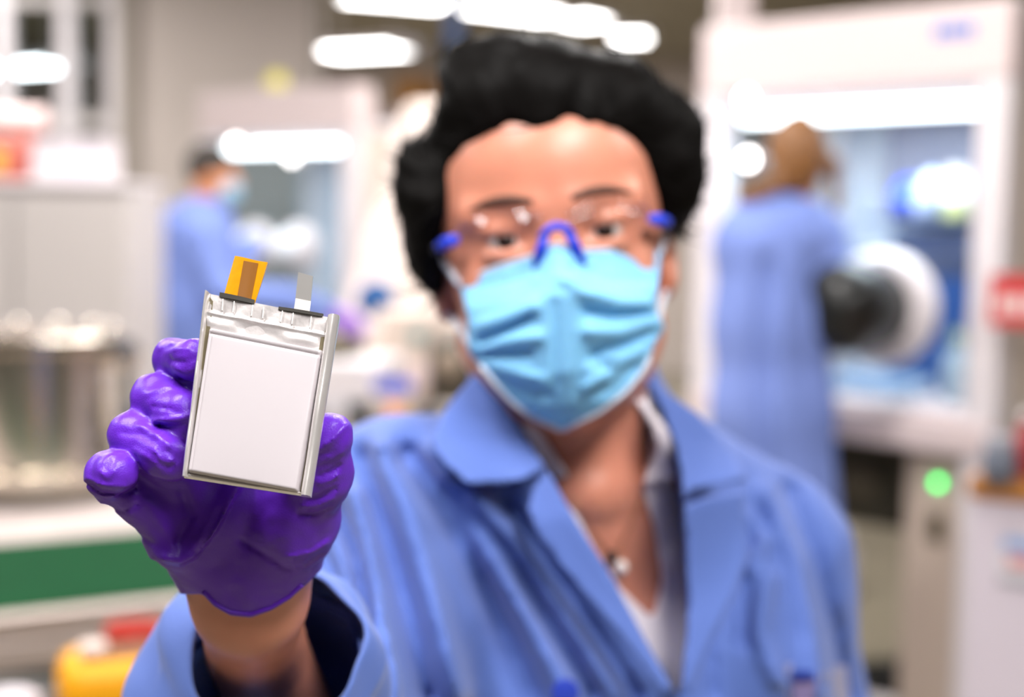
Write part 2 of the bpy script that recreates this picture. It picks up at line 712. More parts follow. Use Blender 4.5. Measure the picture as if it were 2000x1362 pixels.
MB().span((-0.425, -0.255, ztop), (0.32, 0.255, ztop + 0.022), 0.005).build('top_panel', M_WHITE, cab)
zc = ztop + 0.0225


def shelf_item(name, px, d, w, h, dep, m, label, cat, rz=0.0, z=None, group=None):
    p = P(px, 400, d)
    t = empty(name, (float(p[0]), float(p[1]), zc if z is None else z), rz)
    tag(t, label, cat, group)
    return t, (w, h, dep, m)


t, _ = shelf_item('carton', 152, 4.80, 0.24, 0.15, 0.2, M_PAPER, 'white carton on top of the grey cabinet', 'box')
MB().span((-0.12, -0.1, 0), (0.12, 0.1, 0.135), 0.003).build('carton_body', M_PAPER, t)
for s in (-1, 1):
    MB().box((s * 0.058, 0, 0.139), (0.118, 0.2, 0.004), Matrix.Rotation(s * 0.05, 3, 'Y')).build('lid_flap', M_PAPER, t)
MB().span((-0.02, -0.102, 0.03), (0.10, -0.1, 0.09)).build('paper_label', mat('pale_label', (214, 206, 224), 0.7), t)
t, _ = shelf_item('tool_case', 20, 4.85, 0.2, 0.14, 0.2, M_RED, 'reddish case with yellow latch on top of the grey cabinet', 'case')
MB().span((-0.13, -0.09, 0), (0.095, 0.09, 0.075), 0.012).build('case_base', mat('faded_red', (188, 92, 76), 0.6), t)
MB().span((-0.13, -0.09, 0.077), (0.095, 0.09, 0.15), 0.012).build('case_lid', mat('faded_red2', (206, 118, 104), 0.6), t)
MB().span((-0.035, -0.10, 0.03), (0.015, -0.09, 0.10), 0.004).build('latch', mat('dull_yellow', (206, 172, 60), 0.5), t)
MB().tube([(-0.06, 0, 0.15), (-0.06, 0, 0.175), (0.03, 0, 0.175), (0.03, 0, 0.15)], 0.009, 8).build('carry_handle', M_DARK, t, smooth=True)
t = empty('paper_roll', vec(np.append(P(35, 400, 4.85)[:2], zc + 0.15 + 0.0265)), 0.1)
tag(t, 'pale pink roll lying on the reddish case', 'roll')
MB().lathe([(0.012, -0.085), (0.038, -0.085), (0.040, -0.08), (0.040, 0.08), (0.038, 0.085), (0.012, 0.085)], (0, 0.05, 0.035), (1, 0, 0), 24).build('wound_paper', mat('pink_white', (250, 226, 222), 0.7), t, angle=40)
MB().lathe([(0.009, -0.09), (0.0115, -0.09), (0.0115, 0.09), (0.009, 0.09)], (0, 0.05, 0.035), (1, 0, 0), 16).build('core_tube', M_CARD, t, angle=40)

# ---- a hanging hood lamp far left, and one above the cover
lamp_px(-60, 140, 128, 128, 2.45, 'hanging light strip at the far left edge', hang=True)
lamp_px(638, 104, 792, 96, 2.62, 'hanging light strip over the white cover', hang=True)

# ---- bench with green mat
ba = math.atan2(0.47, 0.88)
ZB = 0.84
r0 = P(200, 1180, 1.0) - CAM
b0 = CAM + r0 * ((ZB - CAM[2]) / r0[2])
bench = empty('workbench', (float(b0[0]), float(b0[1]), 0), ba)
tag(bench, 'long pale workbench with aluminium edge carrying the green mat', 'bench')
MB().span((-1.3, 0.0, ZB - 0.03), (0.42, 1.40, ZB), 0.004).build('tabletop', mat('bench_top', (200, 186, 182), 0.45), bench)
rail = MB().span((-1.3, -0.03, ZB - 0.035), (0.42, -0.0005, ZB + 0.004), 0.004).build('edge_rail', M_ALU, bench)
MB().span((-1.3, -0.028, ZB - 0.085), (0.42, -0.004, ZB - 0.038), 0.004).build('edge_rail', M_ALU, bench)
for x in (-1.22, 0.34):
    for y in (0.06, 1.32):
        MB().span((x - 0.03, y - 0.03, 0), (x + 0.03, y + 0.03, ZB - 0.03), 0.004).build('leg', M_ALU, bench)
MB().span((-1.28, 0.3, 0.50), (0.40, 0.96, 0.535), 0.004).build('lower_shelf', M_ALU, bench)
MB().span((-1.3, 1.36, ZB + 0.0005), (0.42, 1.40, ZB + 0.03), 0.003).build('back_upstand', M_GREY, bench)
mt = MB().span((-1.25, 0.002, 0), (0.40, 0.485, 0.004), 0.0015).build('bench_mat', M_GREEN, None)
mt.location = (float(b0[0]), float(b0[1]), ZB + 0.0005)
mt.rotation_euler = (0, 0, ba)
tag(mt, 'green rubber mat lying along the front of the pale workbench', 'mat')
mt2 = MB().span((-1.25, 0.32, 0), (0.38, 0.94, 0.004), 0.0015).build('shelf_mat', M_GREEN, None)
mt2.location = (float(b0[0]), float(b0[1]), 0.5355)
mt2.rotation_euler = (0, 0, ba)
tag(mt2, 'green rubber mat on the shelf below the workbench top', 'mat')

# ---- steel vessel on the back of the bench
pv = P(70, 900, 3.18)
ves = empty('steel_vessel', (float(pv[0]), float(pv[1]), ZB + 0.0005))
tag(ves, 'polished steel cylindrical vessel with flanges on the workbench', 'vessel')
MB().lathe([(0.215, 0), (0.225, 0.004), (0.225, 0.026), (0.215, 0.03)], seg=48).build('base_plate', mat('dark_base', (92, 84, 72), 0.5, metal=0.4), ves, angle=35)
MB().lathe([(0.202, 0.031), (0.206, 0.034), (0.206, 0.062), (0.190, 0.068)], seg=48).build('lower_flange', M_STEEL, ves, angle=35)
MB().lathe([(0.172, 0.069), (0.172, 0.316), (0.168, 0.319)], seg=64).build('shell', M_STEEL, ves, angle=35)
MB().lathe([(0.187, 0.320), (0.192, 0.324), (0.192, 0.348), (0.184, 0.354), (0.02, 0.356)], seg=48).build('lid_flange', M_STEEL, ves, angle=35)
for k in range(12):
    a = 2 * math.pi * k / 12
    MB().lathe([(0.009, 0), (0.009, 0.010), (0.006, 0.012)], (0.172 * math.cos(a), 0.172 * math.sin(a), 0.3555), (0, 0, 1), 6).build('bolt', M_STEEL, ves)
MB().lathe([(0.018, 0), (0.018, 0.05), (0.030, 0.052), (0.030, 0.062), (0.018, 0.064)], (0.178, -0.03, 0.30), (1, -0.2, 0), 20).build('side_port', M_STEEL, ves, angle=35)
MB().span((0.195, -0.07, 0.30), (0.235, -0.03, 0.345), 0.006).build('valve_block', mat('valve_dark', (70, 74, 84), 0.4), ves)
MB().span((0.205, -0.055, 0.20), (0.232, -0.035, 0.30), 0.004).build('valve_stem', M_STEEL, ves)
MB().span((0.200, -0.060, 0.155), (0.236, -0.030, 0.20), 0.006).build('valve_foot', mat('valve_dark', (70, 74, 84), 0.4), ves)

# ---- cart with the yellow meter in the near left corner
ct = empty('utility_cart', vec(np.append(P(120, 1300, 1.85)[:2], 0)), 0.12)
tag(ct, 'black wire cart cut off by the lower left corner', 'cart')
ZC = 0.80
MB().span((-0.30, -0.17, ZC - 0.03), (0.26, 0.17, ZC), 0.006).build('tray', mat('cart_black', (34, 30, 24), 0.5), ct)
for sx in (-0.29, 0.25):
    for sy in (-0.16, 0.16):
        MB().tube([(sx, sy, 0.06), (sx, sy, ZC)], 0.011, 10).build('post', M_BLACK, ct, smooth=True)
        MB().lathe([(0.03, -0.012), (0.03, 0.012)], (sx, sy, 0.03), (0, 1, 0), 18).build('caster', M_BLACK, ct, angle=40)
MB().span((-0.30, -0.17, 0.2), (0.26, 0.17, 0.22), 0.005).build('lower_tray', M_BLACK, ct)
mp = P(245, 1300, 1.86)
me = empty('multimeter', (float(mp[0]), float(mp[1]), ZC + 0.0005), 0.35)
tag(me, 'yellow rubber cased meter on the black cart', 'meter')
MB().span((-0.085, -0.055, 0), (0.085, 0.055, 0.088), 0.026).build('holster', M_YELLOW, me, angle=60)
MB().span((-0.055, -0.035, 0.082), (0.060, 0.035, 0.094), 0.004).build('face_plate', mat('meter_face', (150, 112, 84), 0.5), me)
MB().lathe([(0.018, 0), (0.018, 0.010), (0.012, 0.012)], (-0.042, -0.02, 0.0942), (0, 0, 1), 20).build('dial', mat('dial_pale', (226, 206, 196), 0.5), me, angle=40)
rd = empty('test_lead', (float(mp[0]), float(mp[1]), ZC + 0.0955), 0.35)
tag(rd, 'coiled red test lead lying on the yellow meter', 'cable')
pts = []
for i in range(70):
    a = i * 0.42
    pts.append((0.012 + 0.034 * math.cos(a), 0.012 + 0.022 * math.sin(a), 0.006 + 0.0002 * i))
MB().tube(pts, 0.0045, 8).build('wire', M_RED, rd, smooth=True)
MB().lathe([(0.007, 0), (0.009, 0.02), (0.009, 0.05), (0.004, 0.06)], (0.05, 0.0, 0.01), (0.6, -0.3, 0.4), 14).build('plug', M_RED, rd, angle=40)
pb = empty('crumpled_wipe', vec(np.append(P(15, 1345, 1.80)[:2], ZC + 0.0005)))
tag(pb, 'white crumpled wipe on the black cart at the corner', 'wipe')
WF = Field((-0.06, -0.05, -0.004), (0.06, 0.05, 0.07), 0.004)
WF.ell((0, 0, 0.022), (0.048, 0.038, 0.026))
WF.ell((0.015, 0.0, 0.035), (0.024, 0.02, 0.016), None, 0.01)
idx, p, u, v, dep = WF.near(0.02)
WF.d[idx] -= (0.006 * vnoise(p, 40, 31)).astype(f32)
WF.half((0, 0, 0.001), (0, 0, -1))
WF.mesh('wipe_sheet', M_PAPER, pb, smooth_iter=1)


# ================================================================== gloveboxes
def glovebox(px_l, d_l, px_r, d_r, label, marks=(), group='gloveboxes', ports=((0.30, 1.24), (0.62, 1.24)), tint=M_WHITE, lampw=2.2, ring=0.125):
    a, b = P(px_l, 450, d_l), P(px_r, 450, d_r)
    w = float(np.hypot(b[0] - a[0], b[1] - a[1]))
    t = empty('glovebox', (float(a[0]), float(a[1]), 0), math.atan2(b[1] - a[1], b[0] - a[0]))
    tag(t, label, 'glovebox', group)
    D = 0.70
    hd = MB().span((-0.03, -0.03, 1.83), (w + 0.03, 0.10, 2.03), 0.012).build('header', M_WARM_WHITE, t)
    for i, (x0, x1) in enumerate(marks):
        MB().span((w * x0, -0.032, 1.940), (w * x1, -0.030, 1.975)).build('logo_mark', mat('logo_blue', (84, 120, 200), 0.5), hd)
    for x in (-0.03, w - 0.055):
        MB().span((x, -0.03, 0.06), (x + 0.085, 0.05, 1.83), 0.008).build('front_post', tint, t)
        MB().span((x, D - 0.08, 0.06), (x + 0.085, D, 1.83), 0.008).build('rear_post', tint, t)
        MB().span((x + 0.01, -0.02, 0), (x + 0.075, 0.045, 0.06), 0.01).build('foot', M_GREY, t)
        MB().span((x + 0.01, D - 0.07, 0), (x + 0.075, D - 0.005, 0.06), 0.01).build('foot', M_GREY, t)
    MB().span((-0.02, 0.10, 1.84), (w + 0.02, D, 1.88), 0.004).build('roof_panel', tint, t)
    MB().span((0.055, D - 0.03, 0.99), (w - 0.055, D - 0.01, 1.83)).build('back_panel', mat('box_back', (196, 202, 214), 0.4), t)
    MB().span((0.0, 0.0, 0.92), (w, D, 0.985), 0.006).build('deck', M_WARM_WHITE, t)
    MB().span((-0.03, -0.045, 0.88), (w + 0.03, -0.001, 0.965), 0.008).build('sill_beam', M_WARM_WHITE, t)
    MB().span((0.02, 0.05, 0.99), (0.028, D - 0.08, 1.83)).build('side_pane', M_PANE, t)
    MB().span((w - 0.03, 0.051, 0.17), (w + 0.02, D - 0.081, 1.83), 0.003).build('side_panel', mat('panel_beige', (214, 200, 186), 0.6), t)
    MB().span((-0.03, 0.02, 0.10), (w + 0.03, 0.08, 0.16), 0.006).build('lower_rail', tint, t)
    # window with its two glove ports
    MB().span((0.055, 0.006, 0.986), (w - 0.055, 0.014, 1.83)).build('window_pane', M_PANE, t)
    for x, z in ports:
        rg = MB().lathe([(ring - 0.030, -0.06), (ring, -0.06), (ring + 0.018, -0.03), (ring + 0.018, 0.004), (ring - 0.030, 0.004), (ring - 0.030, -0.06)], (x * w, 0, z), (0, 1, 0), 40)
        rg.build('port_ring', M_WHITE, t, angle=35)
    lm = MB().span((0.07, 0.06, 1.765), (w - 0.07, 0.15, 1.825), 0.006).build('lamp_housing', tint, t)
    MB().tube([(0.08, 0.055, 1.775), (w - 0.08, 0.055, 1.775)], 0.020, 12).build('lamp_tube', emit_mat('box_lamp_tube', (255, 252, 252), 9.0), t, smooth=True)
    ld = bpy.data.lights.new('glovebox_lamp', 'AREA')
    ld.shape = 'RECTANGLE'
    ld.size, ld.size_y, ld.energy = w - 0.2, 0.08, lampw * 3
    ld.color = (0.93, 0.97, 1.0)
    lo = bpy.data.objects.new('glovebox_lamp', ld)
    COL.objects.link(lo)
    lo.parent = t
    lo.location = (w / 2, 0.22, 1.80)
    return t, w


gb1, w1_ = glovebox(1385, 4.20, 1948, 3.58, 'nearer white glovebox with lit window at the right', marks=((0.80, 0.83), (0.836, 0.862), (0.868, 0.886), (0.892, 0.92)), ports=((0.66, 1.245),), ring=0.135, lampw=4.0)
gb2, w2_ = glovebox(405, 6.65, 690, 6.10, 'farther glovebox behind the masked person at the left', ports=((0.36, 1.33), (0.66, 1.33)), ring=0.085)
def glint(gb, px, py, lx, label=None):
    # added glowing disc on an arm, stands in for a bright reflection
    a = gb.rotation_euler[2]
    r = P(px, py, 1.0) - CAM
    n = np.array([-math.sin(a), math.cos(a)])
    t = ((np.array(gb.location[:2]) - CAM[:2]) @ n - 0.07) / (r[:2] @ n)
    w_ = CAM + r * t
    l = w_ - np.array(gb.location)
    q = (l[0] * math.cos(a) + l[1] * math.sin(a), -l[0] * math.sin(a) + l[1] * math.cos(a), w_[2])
    o = MB().lathe([(0.016, 0), (0.024, -0.010), (0.024, -0.026), (0.020, -0.030)], q, (0, 1, 0), 20).build('glint_mount', M_WHITE, gb, angle=40)
    MB().lathe([(0.019, -0.0302), (0.017, -0.034), (0.0, -0.036)], q, (0, 1, 0), 20).build('glint_disc', emit_mat('glint_white', (255, 250, 248), 14.0), o, angle=60)
    MB().tube([(q[0], q[1] + 0.001, q[2]), (q[0], 0.0, q[2])], 0.006, 8).build('glint_arm', M_GREY, o, smooth=True)


glint(gb1, 1470, 195, 0)
glint(gb1, 1474, 312, 0)
glint(gb2, 470, 282, 0)
glint(gb2, 580, 306, 0)
# a second port glove pushed out of the farther box
for i, x in enumerate((0.36, 0.66)):
    g = MB().lathe([(0.066, 0.0), (0.072, -0.06), (0.062, -0.11), (0.045, -0.15), (0.02, -0.165), (0.0, -0.166)], (x * w2_, -0.005, 1.33), (0, 1, 0), 24).build('port_glove', mat('white_port_glove', (232, 240, 250), 0.4), gb2, smooth=True)
# yellow tag on top of the farther box
yt = empty('warning_lamp', vec(np.append(P(540, 185, 6.45)[:2], 2.0305)), 0)
tag(yt, 'small yellow beacon on top of the farther glovebox', 'beacon')
MB().lathe([(0.05, 0), (0.05, 0.015), (0.04, 0.017)], seg=24).build('beacon_base', M_GREY, yt, angle=40)
MB().lathe([(0.045, 0.0175), (0.046, 0.05), (0.036, 0.075), (0.0, 0.085)], seg=24).build('beacon_lens', mat('beacon_yellow', (238, 226, 90), 0.4), yt, angle=50)


def inside(gb, lx, ly, z):
    a = gb.rotation_euler[2]
    return (gb.location[0] + lx * math.cos(a) - ly * math.sin(a), gb.location[1] + lx * math.sin(a) + ly * math.cos(a), z)


# shelf and stock inside the nearer box
sh = MB().span((0.30, 0.34, 1.475), (w1_ - 0.07, 0.64, 1.490), 0.003).build('inner_shelf', mat('shelf_dark', (70, 78, 104), 0.4), gb1)
MB().span((0.22, 0.62, 1.50), (0.56, 0.655, 1.79), 0.004).build('grey_panel', mat('panel_grey', (140, 140, 158), 0.5), gb1)


def bag(loc, s, m, label, seed, m2=None):
    t = empty('plastic_bag', loc)
    tag(t, label, 'bag', 'bags on the glovebox shelf')
    F = Field((-s[0] * 1.3, -s[1] * 1.3, -0.01), (s[0] * 1.3, s[1] * 1.3, s[2] * 2.3), 0.009)
    F.ell((0, 0, s[2] * 0.9), s)
    F.ell((s[0] * 0.2, 0, s[2] * 1.5), (s[0] * 0.6, s[1] * 0.6, s[2] * 0.5), None, 0.03)
    i_, p_, *_ = F.near(0.04)
    F.d[i_] -= (0.014 * vnoise(p_, 22, seed)).astype(f32)
    F.half((0, 0, 0.002), (0, 0, -1))
    F.mesh('bag_film', m, t, smooth_iter=1)
    MB().tube([(s[0] * 0.2, 0, s[2] * 1.85), (s[0] * 0.25, 0, s[2] * 2.15)], [0.012, 0.02], 10).build('knot', m2 or m, t, smooth=True)
    return t


WB = mat('bluish_film', (206, 216, 250), 0.35)
bag(inside(gb1, 0.37, 0.49, 1.4905), (0.055, 0.06, 0.055), mat('royal_film', (60, 96, 235), 0.35), 'bright blue film bag at the left end of the glovebox shelf', 41, WB)
bag(inside(gb1, 0.475, 0.42, 1.4905), (0.05, 0.05, 0.062), WB, 'pale blue film bag beside the bright blue bag', 42)
bag(inside(gb1, 0.67, 0.46, 1.4905), (0.05, 0.055, 0.060), WB, 'pale blue film bag right of the yellow based jar', 43)
bag(inside(gb1, 0.765, 0.40, 1.4905), (0.045, 0.05, 0.05), mat('pale_royal', (170, 184, 250), 0.35), 'lavender film bag at the right end of the glovebox shelf', 44)
jar = empty('sample_jar', inside(gb1, 0.575, 0.40, 1.4905))
tag(jar, 'white jar with yellowish base on the glovebox shelf', 'jar')
MB().lathe([(0.036, 0), (0.038, 0.003), (0.038, 0.05)], seg=24).build('jar_base', mat('yellowish', (226, 226, 150), 0.4), jar, angle=40)
MB().lathe([(0.038, 0.0505), (0.038, 0.11), (0.03, 0.12)], seg=24).build('jar_body', mat('jar_white', (245, 244, 248), 0.4), jar, angle=40)
MB().lathe([(0.032, 0.1205), (0.032, 0.14), (0.03, 0.142)], seg=24).build('jar_lid', M_WHITE, jar, angle=40)
bx = empty('instrument_box', inside(gb1, 0.56, 0.46, 0.9855), gb1.rotation_euler[2])
tag(bx, 'dark blue instrument box under the glovebox shelf', 'instrument')
MB().span((-0.17, -0.10, 0.0), (0.19, 0.12, 0.468), 0.008).build('box_body', mat('navy_box', (36, 74, 134), 0.4), bx)
MB().span((-0.16, -0.104, 0.34), (0.18, -0.1, 0.455), 0.002).build('top_panel', mat('slate_panel', (64, 70, 96), 0.4), bx)
kn = MB().lathe([(0.03, 0), (0.032, 0.004), (0.028, 0.02)], (0.125, -0.105, 0.415), (0, -1, 0), 20).build('round_gauge', mat('gauge_white', (252, 244, 246), 0.3), bx, angle=40)
MB().lathe([(0.01, 0), (0.01, 0.012)], (-0.10, -0.105, 0.10), (0, -1, 0), 14).build('knob', M_WHITE, bx, angle=40)
tr = empty('sample_tray', inside(gb1, 0.45, 0.24, 0.9855), gb1.rotation_euler[2])
tag(tr, 'pale blue tray on the glovebox deck', 'tray')
MB().span((-0.15, -0.10, 0), (0.12, 0.08, 0.012), 0.004).build('tray_base', mat('pale_blue', (186, 208, 234), 0.4), tr)
for (a, b) in (((-0.15, -0.10, 0.0125), (0.12, -0.09, 0.045)), ((-0.15, 0.07, 0.0125), (0.12, 0.08, 0.045)), ((-0.15, -0.0895, 0.0125), (-0.14, 0.0695, 0.045)), ((0.11, -0.0895, 0.0125), (0.12, 0.0695, 0.045))):
    MB().span(a, b).build('tray_wall', mat('pale_blue', (186, 208, 234), 0.4), tr)
bt = empty('reagent_bottle', inside(gb1, 0.70, 0.20, 0.9855))
tag(bt, 'pale bottle with greenish cap at the right of the glovebox deck', 'bottle')
MB().lathe([(0.035, 0), (0.038, 0.004), (0.038, 0.12), (0.016, 0.15), (0.016, 0.165)], seg=24).build('bottle_body', mat('bottle_pale', (200, 216, 230), 0.3), bt, angle=40)
MB().lathe([(0.02, 0.1655), (0.02, 0.19), (0.018, 0.192)], seg=20).build('cap', mat('cap_green', (206, 214, 170), 0.5), bt, angle=40)

# duct above the box, control column and cables below
du = MB().span((-0.055, -0.05, 2.031), (0.055, 0.05, CEIL - 0.002), 0.004).build('vent_duct', M_WARM_WHITE, None)
du.location = vec(np.append(P(1434, 40, 4.45)[:2], 0))
tag(du, 'pale square duct rising from the nearer glovebox to the ceiling', 'duct')
cc = empty('control_column', vec(np.append(P(1838, 900, 3.74)[:2], 0)), gb1.rotation_euler[2])
tag(cc, 'beige control column with green light under the nearer glovebox', 'control')
MB().span((-0.10, 0.0, 0.02), (0.06, 0.10, 0.875), 0.008).build('column_body', mat('beige_panel', (196, 178, 164), 0.6), cc)
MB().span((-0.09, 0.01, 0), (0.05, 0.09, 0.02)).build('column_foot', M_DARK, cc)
zl = z_at(1838, 950, 3.70)
MB().lathe([(0.010, 0), (0.010, 0.006), (0.006, 0.010)], (-0.005, 0, zl), (0, -1, 0), 18).build('green_lamp', emit_mat('green_led', (0, 235, 100), 9.0), cc, angle=40)
MB().span((-0.03, -0.006, zl - 0.16), (0.02, 0.0, zl - 0.08), 0.003).build('socket', mat('socket_dark', (84, 74, 56), 0.5), cc)
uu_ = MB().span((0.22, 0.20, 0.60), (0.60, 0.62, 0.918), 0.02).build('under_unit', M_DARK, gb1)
MB().lathe([(0.055, 0), (0.055, 0.012), (0.04, 0.016)], (0.42, 0.198, 0.72), (0, -1, 0), 24).build('unit_grille', mat('pump_grey', (96, 88, 72), 0.5), uu_, angle=40)
for k, (px, lb) in enumerate(((1725, 'dark cable looped on the floor nearest the person in front'), (1775, 'dark cable looped on the floor under the glovebox'), (1822, 'dark cable looped on the floor by the control column'))):
    c = P(px, 1340, 4.5)
    base = np.array([c[0], 4.32 + 0.05 * k, 0.011])
    base[0] = (px - 1000) / FPX * base[1]
    pts = []
    for i in range(46):
        a = i * 0.35 + k
        pts.append((base[0] + (0.10 + 0.03 * math.sin(i * 0.9 + k)) * math.cos(a), base[1] + 0.08 * math.sin(a), 0.011 + 0.0016 * i))
    tag(MB().tube(pts, 0.010, 8).build('floor_cable', M_BLACK, None, smooth=True), lb, 'cable', 'cables on the floor')
wj = empty('white_canister', (float((1664 - 1000) / FPX * 5.6), 5.6, 0))
tag(wj, 'small white canister on the floor behind the back-turned person', 'canister')
MB().lathe([(0.05, 0), (0.055, 0.01), (0.055, 0.17), (0.03, 0.21), (0.025, 0.24)], seg=24).build('canister_body', M_WHITE, wj, angle=40)
MB().lathe([(0.028, 0.2405), (0.028, 0.262), (0.024, 0.265)], seg=20).build('canister_cap', M_WHITE, wj, angle=40)

# ================================================================== right edge
sg = empty('red_sign', vec(P(1990, 588, 3.42)), -0.35)
tag(sg, 'red sign with white lettering at the right edge', 'sign')
SIGN = mat('sign_red', (196, 44, 48), 0.5)
MB().span((-0.068, -0.003, -0.062), (0.10, 0.003, 0.062), 0.001).build('sign_plate', SIGN, sg)
for i, (x0, x1) in enumerate(((-0.05, -0.02), (-0.012, 0.012), (0.02, 0.045), (0.052, 0.085))):
    MB().span((x0, -0.0042, -0.030), (x1, -0.0031, 0.012)).build('lettering', mat('sign_white', (232, 214, 212), 0.6), sg)
MB().span((-0.06, 0.0031, -0.05), (0.09, 0.03, 0.05)).build('bracket', mat('panel_beige', (214, 200, 186), 0.6), sg)
rc = empty('white_counter', vec(np.append(P(2060, 1100, 2.72)[:2], 0)), -0.5)
tag(rc, 'white counter with wooden top edge in the lower right corner', 'counter')
zt = z_at(1960, 985, 2.6)
MB().span((-0.16, 0.0, 0.0), (0.45, 0.5, zt - 0.022), 0.006).build('counter_body', mat('counter_white', (214, 204, 216), 0.5), rc)
MB().span((-0.165, -0.012, zt - 0.021), (0.46, 0.51, zt + 0.018), 0.004).build('wooden_top', M_WOOD, rc)
st_ = MB().lathe([(0.050, 0), (0.050, 0.0015)], (-0.055, -0.0005, zt - 0.135), (0, -1, 0), 32).build('round_sticker', mat('sticker_white', (220, 216, 222), 0.5), rc)
MB().span((-0.095, -0.004, zt - 0.118), (-0.02, -0.0021, zt - 0.095)).build('sticker_band', mat('sticker_blue', (140, 172, 222), 0.5), rc)
MB().span((-0.085, -0.004, zt - 0.150), (-0.02, -0.0021, zt - 0.128)).build('sticker_band', mat('sticker_red', (216, 140, 140), 0.5), rc)
MB().span((-0.10, -0.004, zt - 0.185), (-0.01, -0.0021, zt - 0.172)).build('sticker_band', mat('sticker_grey', (160, 160, 168), 0.5), rc)
gj = empty('grey_jar', vec(np.append(P(1952, 900, 2.74)[:2], zt + 0.0185)))
tag(gj, 'grey jar on the wooden topped counter', 'jar')
MB().lathe([(0.03, 0), (0.033, 0.004), (0.033, 0.055), (0.027, 0.066)], seg=24).build('jar_body', mat('jar_grey', (104, 110, 124), 0.4), gj, angle=40)
MB().lathe([(0.029, 0.0665), (0.029, 0.085), (0.026, 0.087)], seg=24).build('jar_lid', mat('jar_lid_grey', (150, 150, 158), 0.4), gj, angle=40)
rj = empty('red_bottle', vec(np.append(P(2003, 900, 2.78)[:2], zt + 0.0185)))
tag(rj, 'dark red bottle on the counter at the right edge', 'bottle')
MB().lathe([(0.026, 0), (0.028, 0.004), (0.028, 0.08), (0.012, 0.10), (0.012, 0.115)], seg=24).build('bottle_body', mat('dark_red', (150, 40, 44), 0.4), rj, angle=40)
MB().lathe([(0.014, 0.1155), (0.014, 0.13)], seg=16).build('cap', M_WHITE, rj, angle=40)

# ================================================================== middle: white covered machine, bench and clutter
wc = empty('tall_cabinet', vec(np.append(P(860, 400, 8.0)[:2], 0)), -0.55)
tag(wc, 'tall white cabinet far behind the person in front', 'cabinet')
MB().span((-0.65, 0, 0.05), (0.9, 0.5, 2.08), 0.01).build('cabinet_body', M_WARM_WHITE, wc)
for k in range(3):
    dd_ = MB().span((-0.63 + k * 0.51, -0.02, 0.1), (-0.13 + k * 0.51, -0.001, 2.05), 0.004).build('door', M_WARM_WHITE, wc)
    MB().tube([(-0.17 + k * 0.51, -0.021, 1.0), (-0.17 + k * 0.51, -0.05, 1.0), (-0.17 + k * 0.51, -0.05, 1.15), (-0.17 + k * 0.51, -0.021, 1.15)], 0.008, 8).build('handle', M_STEEL, dd_, smooth=True)
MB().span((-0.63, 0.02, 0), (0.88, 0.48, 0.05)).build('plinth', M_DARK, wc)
bb = empty('cardboard_box', vec(np.append(P(815, 130, 8.0)[:2], 2.0805)), -0.4)
tag(bb, 'brown cardboard box on top of the tall white cabinet', 'box')
MB().span((-0.10, -0.1, 0), (0.10, 0.1, 0.17), 0.004).build('box_body', M_CARD, bb)
for s in (-1, 1):
    MB().box((s * 0.05, 0, 0.175), (0.098, 0.2, 0.005), Matrix.Rotation(s * 0.06, 3, 'Y')).build('lid_flap', M_CARD, bb)
bp = empty('blue_pipe', vec(np.append(P(888, 60, 9.0)[:2], 0)))
tag(bp, 'blue pipe hanging from the ceiling between two lights', 'pipe')
zb = z_at(888, 92, 9.0)
MB().tube([(0, 0, zb), (0, 0, CEIL - 0.002)], 0.055, 16).build('pipe_run', mat('pipe_blue', (108, 148, 214), 0.5), bp, smooth=True)
MB().lathe([(0.07, 0), (0.075, 0.02), (0.07, 0.04)], (0, 0, zb - 0.02), (0, 0, 1), 20).build('pipe_collar', mat('pipe_blue', (108, 148, 214), 0.5), bp, angle=40)

# a machine draped with a cream cover
dc = empty('draped_machine', vec(np.append(P(800, 600, 5.75)[:2], 0)), -0.3)
tag(dc, 'tall machine under a cream plastic cover behind the pouch cell', 'machine')
DF = Field((-0.45, -0.45, 0.78), (0.62, 0.45, 2.1), 0.012)
DF.cone((0.16, 0.05, 1.82), (0.02, 0.0, 0.90), 0.19, 0.32, 0.05)
DF.cone((0.10, 0.05, 1.75), (0.28, 0.05, 0.90), 0.18, 0.28, 0.08)
idx, p, *_ = DF.near(0.06)
an = np.arctan2(p[:, 1], p[:, 0] - 0.1)
DF.d[idx] -= (0.036 * np.sin(an * 9 + 2.0 * np.sin(p[:, 2] * 3)) * np.clip((1.98 - p[:, 2]) / 0.7, 0, 1) + 0.012 * vnoise(p, 9, 61)).astype(f32)
DF.half((0, 0, 0.885), (0, 0, -1))
DF.half((0, 0, 1.93), (0.05, -0.1, 1))
DF.mesh('cover', M_CREAM, dc, smooth_iter=2)
MB().span((-0.30, -0.30, 0.05), (0.48, 0.30, 0.885), 0.01).build('machine_base', M_GREY, dc)
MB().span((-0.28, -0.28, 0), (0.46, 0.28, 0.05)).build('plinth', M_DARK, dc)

# lower bench with the clutter seen beside the collar
cbn = empty('side_bench', vec(np.append(P(800, 700, 3.75)[:2], 0)), -0.25)
tag(cbn, 'side bench with clutter behind the shoulder', 'bench')
ZS = z_at(760, 838, 3.6)
MB().span((-0.45, -0.25, ZS - 0.04), (0.75, 0.40, ZS), 0.005).build('benchtop', mat('bench_beige', (196, 184, 172), 0.5), cbn)
for x in (-0.42, 0.70):
    for y in (-0.22, 0.36):
        MB().span((x - 0.025, y - 0.025, 0), (x + 0.025, y + 0.025, ZS - 0.04), 0.003).build('leg', M_GREY, cbn)
ZS += 0.0005


def bpos(px, d):
    p = P(px, 700, d)
    return (float(p[0]), float(p[1]), ZS)


